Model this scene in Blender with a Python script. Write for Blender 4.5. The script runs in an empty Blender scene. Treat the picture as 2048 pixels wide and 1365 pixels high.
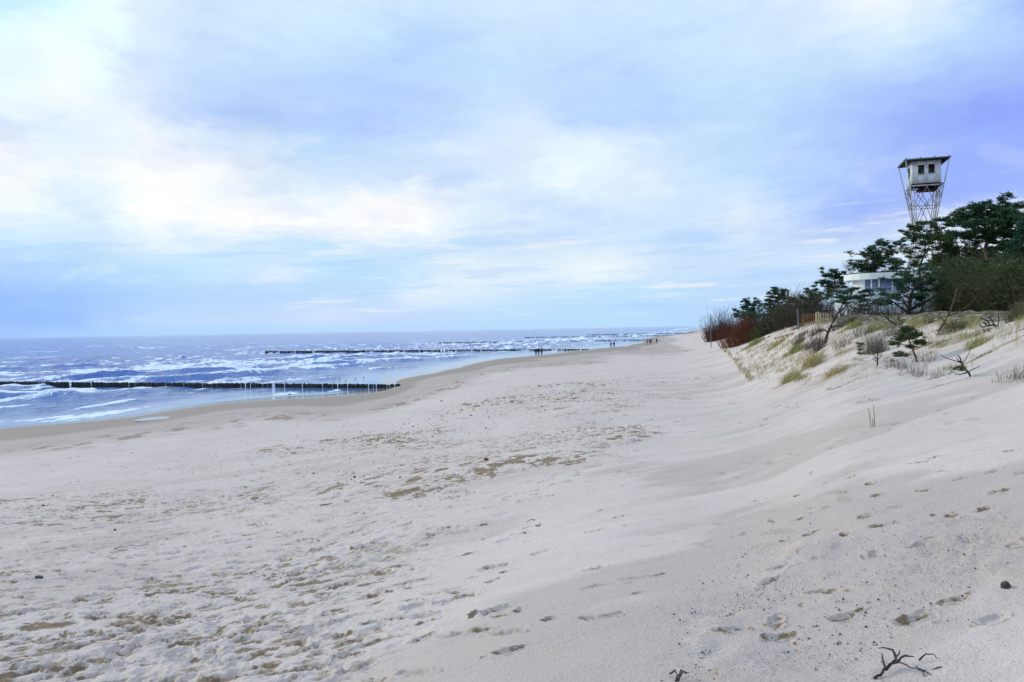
import bpy, math, random
import numpy as np
from mathutils import Vector, Matrix
random.seed(7)
rng = np.random.default_rng(11)
C = bpy.context.scene.collection
SC = bpy.context.scene

# ------------------------------------------------------------------ camera
F = 1593.0                        # focal length in photo pixels (28 mm on 36 mm, photo 2048 wide)
CAMZ = 6.0
PITCH, ROLL = math.radians(0.86), math.radians(1.02)
fw = np.array([0, math.cos(PITCH), -math.sin(PITCH)])
r0 = np.array([1.0, 0, 0]); u0 = np.cross(r0, fw)
rt = r0 * math.cos(ROLL) - u0 * math.sin(ROLL)
up = u0 * math.cos(ROLL) + r0 * math.sin(ROLL)
cam = bpy.data.cameras.new('camera'); cam.lens = 28; cam.sensor_width = 36
cam.clip_start = 0.1; cam.clip_end = 60000
co = bpy.data.objects.new('camera', cam); C.objects.link(co)
co.matrix_world = Matrix(((rt[0], up[0], -fw[0], 0), (rt[1], up[1], -fw[1], 0), (rt[2], up[2], -fw[2], CAMZ), (0, 0, 0, 1)))
SC.camera = co

def ray(px, py):
    return fw + (px - 1024) / F * rt + (682.5 - py) / F * up
def at(px, py, D):                # the point seen at photo pixel (px, py) at depth D metres
    d = ray(px, py); return np.array([d[0] / d[1] * D, D, CAMZ + d[2] / d[1] * D])
def on_z(px, py, z):              # the point seen at a photo pixel on the level z
    d = ray(px, py); t = (z - CAMZ) / d[2]; return np.array([d[0] * t, d[1] * t, z])

# ------------------------------------------------------------------ sky, sun, exposure
SC.view_settings.view_transform = 'Standard'; SC.view_settings.look = 'None'
SC.view_settings.exposure = 0.0; SC.view_settings.gamma = 1
SUN_EL, SUN_AZ = math.radians(25), math.radians(-58)     # azimuth from +Y towards +X
SKY_ROWS = [   # cloud cover as seen low over the sea: (row, [(column, r, g, b) ...])
 (-60, [(0,185,235,255),(200,230,250,255),(450,212,232,255),(900,205,228,255),(1350,203,226,255),(1750,235,242,255),(2048,180,208,255)]),
 (0, [(0,180,234,255),(150,225,250,255),(250,232,250,255),(300,212,232,255),(450,210,230,255),(600,212,232,253),(750,208,230,254),(900,204,227,255),(1050,212,230,252),(1200,205,226,255),(1350,203,226,255),(1500,203,229,255),(1650,215,228,252),(1730,240,246,255),(1800,252,254,255),(1860,232,242,255),(1930,200,224,255),(2048,175,205,255)]),
 (60, [(0,225,250,255),(100,232,255,255),(220,225,252,255),(270,212,232,255),(450,205,226,254),(600,207,230,254),(750,200,228,254),(850,195,220,254),(1000,205,228,254),(1200,200,222,253),(1350,203,226,252),(1500,210,226,252),(1650,212,226,252),(1800,212,232,252),(1950,195,220,253),(2048,182,208,252)]),
 (130, [(0,220,240,255),(100,235,255,255),(190,232,255,255),(260,215,232,255),(400,200,222,254),(600,195,221,254),(800,192,216,254),(1000,195,222,254),(1200,198,216,250),(1400,200,222,250),(1600,203,226,250),(1800,195,214,247),(1950,180,200,247),(2048,172,194,247)]),
 (185, [(0,230,252,255),(150,240,255,255),(220,225,240,255),(300,215,228,254),(400,195,218,254),(600,190,213,253),(800,187,210,253),(1000,200,222,253),(1150,192,208,246),(1300,190,212,248),(1450,196,220,252),(1600,192,214,250),(1750,178,196,246),(1900,170,184,244),(2048,160,178,244)]),
 (240, [(0,215,230,252),(150,215,230,252),(280,222,234,253),(330,196,220,254),(450,184,208,254),(600,190,213,254),(750,182,206,254),(850,190,215,254),(950,205,226,253),(1050,212,226,250),(1150,190,212,250),(1300,192,216,250),(1500,196,222,252),(1650,180,200,247),(1800,168,182,243),(1950,155,166,238),(2048,155,162,238)]),
 (300, [(0,245,252,255),(100,225,236,252),(200,225,238,253),(300,245,253,255),(370,252,255,255),(450,215,232,254),(600,190,220,254),(700,195,220,254),(850,205,224,251),(950,212,226,250),(1050,214,226,249),(1200,226,238,251),(1350,205,222,249),(1500,192,218,252),(1650,186,206,248),(1800,170,188,245),(1950,170,185,245),(2048,172,188,246)]),
 (350, [(0,253,255,255),(80,248,255,255),(170,228,244,254),(250,250,255,255),(350,255,255,255),(450,250,255,255),(520,222,232,252),(620,212,228,252),(750,203,224,253),(900,205,224,252),(1050,216,228,249),(1120,226,240,252),(1300,216,226,247),(1400,200,222,250),(1550,190,216,252),(1700,186,208,250),(1800,170,186,244),(1950,160,172,241),(2048,160,172,241)]),
 (400, [(0,228,244,254),(60,240,252,255),(150,215,230,252),(250,228,244,254),(330,255,255,255),(450,232,242,254),(550,220,232,252),(650,225,238,253),(740,245,255,255),(850,240,253,255),(950,222,236,252),(1050,208,226,251),(1150,218,234,251),(1250,214,226,248),(1400,205,225,250),(1500,212,224,247),(1600,180,202,248),(1700,170,186,243),(1800,172,184,243),(1900,165,178,242),(2048,175,190,245)]),
 (440, [(0,236,248,254),(100,228,242,253),(200,214,232,253),(300,250,255,255),(450,255,255,255),(600,253,255,255),(750,245,253,255),(840,250,255,255),(950,216,231,252),(1050,205,225,252),(1200,206,226,251),(1350,205,224,250),(1500,214,224,247),(1560,222,232,250),(1620,172,190,245),(1700,165,180,243),(1780,185,198,244),(1850,220,230,250),(2048,230,238,252)]),
 (490, [(0,195,226,255),(150,200,228,255),(300,218,234,254),(500,205,230,254),(650,200,228,254),(750,208,228,253),(900,205,228,253),(1050,205,225,250),(1200,210,226,250),(1350,200,220,249),(1500,203,222,249),(1650,210,224,248),(1750,220,230,249),(2048,225,235,250)]),
 (540, [(0,182,212,255),(200,185,220,255),(400,196,228,255),(550,208,226,251),(700,190,224,254),(850,198,226,253),(930,225,235,250),(1050,218,232,251),(1200,232,240,252),(1350,205,222,249),(1500,200,218,249),(1700,205,222,249),(2048,205,222,250)]),
 (590, [(0,165,200,255),(200,172,208,255),(400,182,216,255),(600,186,218,255),(750,195,222,254),(850,220,234,252),(950,215,230,251),(1100,198,224,252),(1300,192,222,252),(1500,192,216,251),(1700,195,216,250),(2048,196,216,250)]),
 (625, [(0,158,194,255),(150,160,195,255),(300,195,220,254),(500,200,218,253),(650,210,222,250),(800,200,218,253),(950,195,222,253),(1200,190,222,252),(1500,188,212,250),(2048,190,212,250)]),
 (665, [(0,170,205,255),(300,182,215,254),(600,186,218,254),(900,188,218,254),(1200,188,220,252),(1500,186,214,250),(2048,186,212,250)]),
]
def lin(c):
    c = np.asarray(c, float) / 255.0
    return np.where(c <= 0.04045, c / 12.92, ((c + 0.055) / 1.055) ** 2.4)
def sky_colour(px, py):
    rows = SKY_ROWS
    cols = []
    for y, st in rows:
        xs = [s[0] for s in st]
        r_, g_, b_ = [np.interp(px, xs, [s[k] for s in st]) for k in (1, 2, 3)]
        cols.append([float(np.clip(208 + 1.28 * (r_ + 2 - 208), 0, 255)), float(np.clip(230 + 1.28 * (g_ + 0.8 * (255 - b_) + 3 - 230), 0, 255)), 255.0])
    ys = [r[0] for r in rows]
    return np.array([np.interp(py, ys, [c[k] for c in cols]) for k in range(3)])
def pix_of_dir(d):
    zc = d @ fw
    return 1024 + F * (d @ rt) / zc, 682.5 - F * (d @ up) / zc

def build_world():
    w = bpy.data.worlds.new('World'); SC.world = w; w.use_nodes = True
    nt = w.node_tree; nt.nodes.clear(); N = nt.nodes.new; L = nt.links.new
    def M(op, a, b=None, c=None):
        n = N('ShaderNodeMath'); n.operation = op
        for i, v in enumerate((a, b, c)):
            if v is None: continue
            if isinstance(v, (int, float)): n.inputs[i].default_value = v
            else: L(v, n.inputs[i])
        return n.outputs[0]
    tc = N('ShaderNodeTexCoord')
    sep = N('ShaderNodeSeparateXYZ'); L(tc.outputs['Generated'], sep.inputs[0])
    x, y, z = sep.outputs
    az = M('ARCTAN2', x, y); el = M('ARCSINE', z)
    # turbulence that breaks the cloud edges up
    cmb = N('ShaderNodeCombineXYZ'); L(az, cmb.inputs[0]); L(M('MULTIPLY', el, 2.6), cmb.inputs[1])
    def noise(scale, detail, rough=0.55, off=0.0, dist=0.0):
        mp = N('ShaderNodeMapping'); L(cmb.outputs[0], mp.inputs[0]); mp.inputs['Location'].default_value = (off, off * 1.7, off * 0.3)
        mp.inputs['Rotation'].default_value = (0, 0, 0.12)
        n = N('ShaderNodeTexNoise'); n.inputs['Scale'].default_value = scale; n.inputs['Detail'].default_value = detail
        n.inputs['Roughness'].default_value = rough; n.inputs['Distortion'].default_value = dist
        L(mp.outputs[0], n.inputs['Vector']); return n.outputs['Fac']
    n1, n2 = noise(9, 6, 0.6, 3.1, 0.3), noise(9, 6, 0.6, 17.3, 0.3)
    n5, n6 = noise(34, 4, 0.6, 43.1, 0.2), noise(34, 4, 0.6, 27.3, 0.2)
    wz = M('MULTIPLY', M('MINIMUM', M('MAXIMUM', M('DIVIDE', el, 0.12), 0.12), 1.0), 1.0)
    azw = M('ADD', az, M('MULTIPLY', M('SUBTRACT', n1, 0.5), 0.06))
    elw = M('ADD', el, M('MULTIPLY', M('MULTIPLY', M('SUBTRACT', n2, 0.5), 0.026), wz))
    azw = M('ADD', azw, M('MULTIPLY', M('SUBTRACT', n5, 0.5), 0.06))
    elw = M('ADD', elw, M('MULTIPLY', M('MULTIPLY', M('SUBTRACT', n6, 0.5), 0.028), wz))
    lim = math.radians(40)
    t = N('ShaderNodeMapRange'); L(azw, t.inputs[0]); t.inputs[1].default_value = -lim; t.inputs[2].default_value = lim
    els = [0.0, 1.2, 2.4, 4.2, 6.0, 7.8, 9.2, 10.9, 12.6, 14.7, 16.5, 18.3, 20.6, 22.4, 25.0]
    prev = None
    for i, e in enumerate(els):
        cr = N('ShaderNodeValToRGB'); cr.color_ramp.interpolation = 'LINEAR'
        L(t.outputs[0], cr.inputs[0]); ns = 30
        els_ = cr.color_ramp.elements
        pyc = 658 - F * math.tan(math.radians(e)); near_rows = sorted(SKY_ROWS, key=lambda r: abs(r[0] - pyc))[:2]
        xs = sorted({-320, 2360} | {q[0] for r in near_rows for q in r[1]}); keep = [xs[0]]
        for q in xs[1:]:
            if q - keep[-1] > 22: keep.append(q)
        while len(keep) > 31:
            gaps_ = [keep[j + 1] - keep[j - 1] for j in range(1, len(keep) - 1)]; keep.pop(1 + int(np.argmin(gaps_)))
        azs = [max(-lim, min(lim, math.atan((q - 1024) / F))) for q in keep]; ns = len(azs)
        for k in range(ns):
            a = azs[k]; pos_ = (a + lim) / (2 * lim)
            d = np.array([math.sin(a) * math.cos(math.radians(e)), math.cos(a) * math.cos(math.radians(e)), math.sin(math.radians(e))])
            px, py = pix_of_dir(d)
            col = lin(sky_colour(px, py))
            if k == 0: s = els_[0]; els_[1].position = 1.0; s.position = pos_
            elif k == ns - 1: s = els_[len(els_) - 1]; s.position = pos_
            else: s = els_.new(pos_)
            s.color = (*col, 1)
        if prev is None: prev = cr.outputs[0]; continue
        mr = N('ShaderNodeMapRange'); mr.interpolation_type = 'SMOOTHSTEP' if i % 2 else 'LINEAR'
        L(elw, mr.inputs[0]); mr.inputs[1].default_value = math.radians(els[i - 1]); mr.inputs[2].default_value = math.radians(e)
        mx = N('ShaderNodeMix'); mx.data_type = 'RGBA'; L(mr.outputs[0], mx.inputs[0]); L(prev, mx.inputs[6]); L(cr.outputs[0], mx.inputs[7])
        prev = mx.outputs[2]
    # broken cloud: pale puffs with firmer edges and grey blue undersides
    def ss(v, a, b):
        n = N('ShaderNodeMapRange'); n.interpolation_type = 'SMOOTHSTEP'; L(v, n.inputs[0]); n.inputs[1].default_value = a; n.inputs[2].default_value = b; return n.outputs[0]
    def blend(f, col):
        nonlocal prev
        m_ = N('ShaderNodeMix'); m_.data_type = 'RGBA'; L(f, m_.inputs[0]); L(prev, m_.inputs[6]); m_.inputs[7].default_value = (*col, 1); prev = m_.outputs[2]
    def bump_(v, c, w): return M('MAXIMUM', M('SUBTRACT', 1.0, M('MULTIPLY', M('ABSOLUTE', M('SUBTRACT', v, c)), 1.0 / w)), 0.0)
    band = bump_(el, 0.155, 0.13); west = M('SUBTRACT', 1.0, ss(az, -0.05, 0.42))
    pu = noise(12.0, 7, 0.58, 5.5, 0.25)
    blend(M('MULTIPLY', M('MULTIPLY', ss(pu, 0.50, 0.68), band), M('MULTIPLY_ADD', west, 0.45, 0.15)), (0.96, 0.985, 1.0))
    un = noise(7.5, 7, 0.56, 55.5, 0.2)
    blend(M('MULTIPLY', M('MULTIPLY', ss(un, 0.48, 0.70), ss(el, 0.05, 0.16)), 0.26), tuple(lin((166, 192, 255))))
    stv = N('ShaderNodeCombineXYZ'); L(az, stv.inputs[0]); L(M('MULTIPLY_ADD', el, 11.0, M('MULTIPLY', az, -0.45)), stv.inputs[1])
    sn = N('ShaderNodeTexNoise'); sn.inputs['Scale'].default_value = 7.0; sn.inputs['Detail'].default_value = 6; sn.inputs['Roughness'].default_value = 0.6; sn.inputs['Distortion'].default_value = 0.2; L(stv.outputs[0], sn.inputs['Vector'])
    low = M('MULTIPLY', ss(el, 0.008, 0.03), M('SUBTRACT', 1.0, ss(el, 0.10, 0.16)))
    mid = M('MULTIPLY', low, ss(az, -0.42, -0.12))
    blend(M('MULTIPLY', M('MULTIPLY', ss(sn.outputs['Fac'], 0.54, 0.66), mid), 0.75), tuple(lin((238, 244, 252))))
    blend(M('MULTIPLY', M('MULTIPLY', ss(sn.outputs['Fac'], 0.48, 0.36), low), 0.30), tuple(lin((165, 205, 255))))
    # fine cloud texture: small brightness changes
    n3 = noise(16, 8, 0.62, 8.0, 0.6); n4 = noise(5, 5, 0.55, 31.0, 0.4)
    g = M('ADD', M('MULTIPLY', M('SUBTRACT', n3, 0.5), 0.16), M('MULTIPLY', M('SUBTRACT', n4, 0.5), 0.16))
    g = M('MULTIPLY_ADD', g, wz, 1.0)
    # the overcast is brighter overhead, out of view
    ov = N('ShaderNodeMapRange'); L(el, ov.inputs[0]); ov.inputs[1].default_value = math.radians(27); ov.inputs[2].default_value = math.radians(65)
    g = M('MULTIPLY', g, 10.0)
    otint = N('ShaderNodeMix'); otint.data_type = 'RGBA'; L(ov.outputs[0], otint.inputs[0]); otint.inputs[6].default_value = (1, 1, 1, 1); otint.inputs[7].default_value = (*OVERHEAD, 1)
    om = N('ShaderNodeVectorMath'); om.operation = 'MULTIPLY'; L(prev, om.inputs[0]); L(otint.outputs[2], om.inputs[1]); prev = om.outputs[0]
    sc_ = N('ShaderNodeVectorMath'); sc_.operation = 'SCALE'; L(prev, sc_.inputs[0]); L(g, sc_.inputs[3])
    sky = N('ShaderNodeTexSky'); sky.sky_type = 'NISHITA'; sky.sun_disc = False
    sky.sun_elevation = SUN_EL; sky.sun_rotation = SUN_AZ
    mx = N('ShaderNodeMix'); mx.data_type = 'RGBA'; mx.inputs[0].default_value = 0.985
    L(sky.outputs[0], mx.inputs[6]); L(sc_.outputs[0], mx.inputs[7])
    bg = N('ShaderNodeBackground'); bg.inputs[1].default_value = 0.1; L(mx.outputs[2], bg.inputs[0])
    out = N('ShaderNodeOutputWorld'); L(bg.outputs[0], out.inputs[0])
OVERHEAD = (1.42, 1.20, 1.20)      # whiter, warmer cloud overhead than low over the sea
build_world()
sl = bpy.data.lights.new('sun', 'SUN'); sl.energy = 1.7; sl.angle = math.radians(12); sl.color = (1.0, 0.95, 0.88)
so = bpy.data.objects.new('sun', sl); C.objects.link(so)
sd = Vector((math.sin(SUN_AZ) * math.cos(SUN_EL), math.cos(SUN_AZ) * math.cos(SUN_EL), math.sin(SUN_EL)))
so.rotation_euler = (-sd).to_track_quat('-Z', 'Y').to_euler()

# ------------------------------------------------------------------ helpers: noise, meshes, tags
_tab = rng.random((512, 512)).astype(np.float32)
def vnoise(x, y):
    ix = np.floor(x).astype(np.int64); iy = np.floor(y).astype(np.int64)
    fx = (x - ix).astype(np.float32); fy = (y - iy).astype(np.float32)
    fx = fx * fx * fx * (fx * (fx * 6 - 15) + 10); fy = fy * fy * fy * (fy * (fy * 6 - 15) + 10)
    a = _tab[ix & 511, iy & 511]; b = _tab[(ix + 1) & 511, iy & 511]
    c = _tab[ix & 511, (iy + 1) & 511]; d = _tab[(ix + 1) & 511, (iy + 1) & 511]
    return (a + (b - a) * fx) * (1 - fy) + (c + (d - c) * fx) * fy - 0.5
def fbm(x, y, oct=4, gain=0.5, ox=0.0):
    s = 0; a = 1.0; f = 1.0
    for i in range(oct):
        ca, sa = math.cos(0.7 * i), math.sin(0.7 * i)
        s = s + a * vnoise((x * ca - y * sa) * f + ox + 13.7 * i, (x * sa + y * ca) * f + ox * 1.3 + 7.1 * i)
        a *= gain; f *= 2.03
    return s
def sstep(a, b, x):
    t = np.clip((x - a) / (b - a), 0, 1); return t * t * (3 - 2 * t)

def make_mesh(name, v, f, mats, parent=None, smooth=False, attrs=None, mat_idx=None):
    v = np.asarray(v, np.float32); f = np.asarray(f, np.int32)
    me = bpy.data.meshes.new(name); me.vertices.add(len(v)); me.vertices.foreach_set('co', v.ravel())
    k = f.shape[1]; me.loops.add(f.size); me.loops.foreach_set('vertex_index', f.ravel())
    me.polygons.add(len(f)); me.polygons.foreach_set('loop_start', np.arange(0, f.size, k, dtype=np.int32))
    if smooth: me.polygons.foreach_set('use_smooth', np.ones(len(f), bool))
    for m in (mats if isinstance(mats, (list, tuple)) else [mats]): me.materials.append(m)
    if mat_idx is not None: me.polygons.foreach_set('material_index', np.asarray(mat_idx, np.int32))
    for an, av in (attrs or {}).items():
        at_ = me.attributes.new(an, 'FLOAT', 'POINT'); at_.data.foreach_set('value', np.asarray(av, np.float32))
    me.update(calc_edges=True)
    o = bpy.data.objects.new(name, me); C.objects.link(o)
    if parent: o.parent = parent
    return o
def tag(o, label=None, cat=None, group=None, kind=None):
    if label: o['label'] = label
    if cat: o['category'] = cat
    if group: o['group'] = group
    if kind: o['kind'] = kind
    return o
def thing(name, loc, label, cat, group=None, rz=0):
    o = bpy.data.objects.new(name, None); C.objects.link(o); o.location = loc; o.rotation_euler = (0, 0, rz)
    o.empty_display_size = 0.2
    return tag(o, label, cat, group)
class MB:                               # quad mesh builder
    def __init__(s): s.v = []; s.f = []; s.n = 0
    def add(s, v, f):
        v = np.asarray(v, float); s.v.append(v); s.f.append(np.asarray(f) + s.n); s.n += len(v)
    def box(s, c, d, rz=0):
        c = np.asarray(c, float); d = np.asarray(d, float) / 2
        q = np.array([(x, y, z) for x in (-1, 1) for y in (-1, 1) for z in (-1, 1)], float) * d
        ca, sa = math.cos(rz), math.sin(rz)
        q = np.stack([q[:, 0] * ca - q[:, 1] * sa, q[:, 0] * sa + q[:, 1] * ca, q[:, 2]], 1) + c
        s.add(q, [(0, 1, 3, 2), (4, 6, 7, 5), (0, 4, 5, 1), (2, 3, 7, 6), (0, 2, 6, 4), (1, 5, 7, 3)])
    def tube(s, pts, rad, n=6, caps=True):
        pts = np.asarray(pts, float); m = len(pts)
        rad = np.full(m, rad, float) if np.isscalar(rad) else np.asarray(rad, float)
        rings = []
        for i in range(m):
            d = pts[min(i + 1, m - 1)] - pts[max(i - 1, 0)]; d = d / (np.linalg.norm(d) + 1e-9)
            a = np.array([0, 0, 1.0]) if abs(d[2]) < 0.9 else np.array([1.0, 0, 0])
            e1 = np.cross(d, a); e1 /= np.linalg.norm(e1); e2 = np.cross(d, e1)
            th = np.arange(n) * 2 * math.pi / n
            rings.append(pts[i] + rad[i] * (np.cos(th)[:, None] * e1 + np.sin(th)[:, None] * e2))
        v = np.concatenate(rings); f = []
        for i in range(m - 1):
            for k in range(n):
                k2 = (k + 1) % n; f.append((i * n + k, i * n + k2, (i + 1) * n + k2, (i + 1) * n + k))
        if caps and n == 6:
            for b in (0, (m - 1) * n): f += [(b, b + 1, b + 2, b + 3), (b, b + 3, b + 4, b + 5)]
        elif caps and n == 4:
            for b in (0, (m - 1) * n): f.append((b, b + 1, b + 2, b + 3))
        elif caps and n == 8:
            for b in (0, (m - 1) * n): f += [(b, b + 1, b + 2, b + 3), (b, b + 3, b + 4, b + 7), (b + 4, b + 5, b + 6, b + 7)]
        s.add(v, f)
    def bar(s, a, b, w): s.tube([a, b], w / 2, 4)
    def blob(s, c, r, n=8, m=6, sq=None, rz=0, noise=0.0, rr=None):
        c = np.asarray(c, float); r = np.asarray(r, float); rows = []
        for i in range(m + 1):
            ph = math.pi * i / m
            for k in range(n):
                th = 2 * math.pi * k / n
                rows.append((math.sin(ph) * math.cos(th), math.sin(ph) * math.sin(th), math.cos(ph)))
        q = np.array(rows)
        if noise and rr is not None:
            jit = 1 + noise * (rr.random(len(q)) - 0.5); jit[:n] = jit[0]; jit[-n:] = jit[-1]; q = q * jit[:, None]
        q = q * r; ca, sa = math.cos(rz), math.sin(rz)
        q = np.stack([q[:, 0] * ca - q[:, 1] * sa, q[:, 0] * sa + q[:, 1] * ca, q[:, 2]], 1) + c
        f = []
        for i in range(m):
            for k in range(n):
                k2 = (k + 1) % n; f.append((i * n + k, (i + 1) * n + k, (i + 1) * n + k2, i * n + k2))
        s.add(q, f)
    def build(s, name, m, parent=None, smooth=False):
        return make_mesh(name, np.concatenate(s.v), np.concatenate(s.f), m, parent, smooth)

# ------------------------------------------------------------------ materials
def new_mat(name):
    m = bpy.data.materials.new(name); m.use_nodes = True
    nt = m.node_tree; return m, nt, nt.nodes['Principled BSDF']
def simple(name, c1, c2=None, scale=3.0, rough=0.8, bump=0.0, bscale=20.0, tint=None, metal=0.0):
    m, nt, p = new_mat(name); N = nt.nodes.new; L = nt.links.new
    p.inputs['Roughness'].default_value = rough; p.inputs['Metallic'].default_value = metal
    p.inputs['Specular IOR Level'].default_value = 0.25
    if c2 is None: c2 = tuple(x * 0.6 for x in c1)
    mx = N('ShaderNodeMix'); mx.data_type = 'RGBA'; mx.inputs[6].default_value = (*c1, 1); mx.inputs[7].default_value = (*c2, 1)
    if tint:
        a = N('ShaderNodeAttribute'); a.attribute_name = tint; L(a.outputs['Fac'], mx.inputs[0])
    else:
        tc = N('ShaderNodeTexCoord'); n = N('ShaderNodeTexNoise'); n.inputs['Scale'].default_value = scale; n.inputs['Detail'].default_value = 5
        L(tc.outputs['Object'], n.inputs['Vector'])
        mr = N('ShaderNodeMapRange'); L(n.outputs['Fac'], mr.inputs[0]); mr.inputs[1].default_value = 0.35; mr.inputs[2].default_value = 0.68
        L(mr.outputs[0], mx.inputs[0])
        if bump:
            n2 = N('ShaderNodeTexNoise'); n2.inputs['Scale'].default_value = bscale; n2.inputs['Detail'].default_value = 4; L(tc.outputs['Object'], n2.inputs['Vector'])
            b = N('ShaderNodeBump'); b.inputs['Strength'].default_value = bump; b.inputs['Distance'].default_value = 0.02
            L(n2.outputs['Fac'], b.inputs['Height']); L(b.outputs[0], p.inputs['Normal'])
    L(mx.outputs[2], p.inputs['Base Color']); return m

def sand_material():
    m, nt, p = new_mat('sand'); N = nt.nodes.new; L = nt.links.new
    def attr(n): a = N('ShaderNodeAttribute'); a.attribute_name = n; return a.outputs['Fac']
    def mixc(f, a, b):
        mx = N('ShaderNodeMix'); mx.data_type = 'RGBA'
        for i, v in ((0, f), (6, a), (7, b)):
            if isinstance(v, tuple): mx.inputs[i].default_value = (*v, 1)
            elif isinstance(v, float): mx.inputs[i].default_value = v
            else: L(v, mx.inputs[i])
        return mx.outputs[2]
    def MR(v, a, b, c=0.0, d=1.0):
        n = N('ShaderNodeMapRange'); L(v, n.inputs[0])
        for i, q in enumerate((a, b, c, d)): n.inputs[i + 1].default_value = q
        return n.outputs[0]
    def M(op, a, b):
        n = N('ShaderNodeMath'); n.operation = op
        for i, v in enumerate((a, b)):
            if isinstance(v, float): n.inputs[i].default_value = v
            else: L(v, n.inputs[i])
        return n.outputs[0]
    geo = N('ShaderNodeNewGeometry')
    def noise(s, d=4, r=0.6):
        n = N('ShaderNodeTexNoise'); n.inputs['Scale'].default_value = s; n.inputs['Detail'].default_value = d; n.inputs['Roughness'].default_value = r
        L(geo.outputs['Position'], n.inputs['Vector']); return n.outputs['Fac']
    big, mid, fine = noise(0.35), noise(2.6), noise(60.0, 3)
    c = mixc(MR(big, 0.35, 0.65), SAND_A, SAND_B)
    c = mixc(attr('tone'), c, SAND_GREY)
    c = mixc(M('MULTIPLY', MR(mid, 0.5, 0.75), 0.35), c, SAND_YEL)
    crumb = M('ADD', attr('damp_shade'), M('MULTIPLY', M('SUBTRACT', noise(26.0, 5, 0.7), 0.5), 1.5))
    c = mixc(M('ADD', M('MULTIPLY', MR(crumb, 0.34, 0.72), 0.85), M('MULTIPLY', attr('damp_shade'), 0.25)), c, SAND_DAMP_SHADE)
    grain = noise(150.0, 2, 0.7)
    c = mixc(MR(grain, 0.58, 0.78, 0.0, 0.35), c, (0.25, 0.22, 0.19))
    # grit: small dark and pale grains where the sand is blown bare
    vo = N('ShaderNodeTexVoronoi'); vo.inputs['Scale'].default_value = 55; L(geo.outputs['Position'], vo.inputs['Vector'])
    dot = MR(vo.outputs['Distance'], 0.22, 0.30, 1.0, 0.0)
    sep = N('ShaderNodeSeparateColor'); L(vo.outputs['Color'], sep.inputs[0])
    grit = attr('grit')
    sel = M('GREATER_THAN', M('ADD', sep.outputs[0], M('MULTIPLY', grit, 0.45)), 1.0)
    gcol = mixc(M('GREATER_THAN', sep.outputs[1], 0.72), (0.10, 0.095, 0.11), (0.75, 0.74, 0.72))
    c = mixc(M('MULTIPLY', M('MULTIPLY', dot, sel), 0.85), c, gcol)
    c = mixc(M('MULTIPLY', attr('duff_shade'), MR(noise(3.0, 5, 0.65), 0.30, 0.50)), c, (0.10, 0.082, 0.042))
    wet = attr('wet')
    c = mixc(wet, c, SAND_WET)
    L(c, p.inputs['Base Color'])
    L(MR(wet, 0.75, 1.0, 0.95, 0.12), p.inputs['Roughness']); L(MR(wet, 0.6, 1.0, 0.08, 0.55), p.inputs['Specular IOR Level'])
    b = N('ShaderNodeBump'); b.inputs['Distance'].default_value = 0.016
    L(MR(wet, 0.3, 0.9, 0.75, 0.04), b.inputs['Strength'])
    hgt = M('ADD', fine, M('MULTIPLY', noise(14.0, 5), 1.2)); L(hgt, b.inputs['Height']); L(b.outputs[0], p.inputs['Normal'])
    return m
SAND_A, SAND_B = (0.645, 0.510, 0.452), (0.70, 0.563, 0.503)
SAND_GREY, SAND_YEL = (0.485, 0.375, 0.325), (0.57, 0.45, 0.345)
SAND_DAMP_SHADE, SAND_WET = (0.275, 0.188, 0.12), (0.245, 0.18, 0.138)

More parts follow.
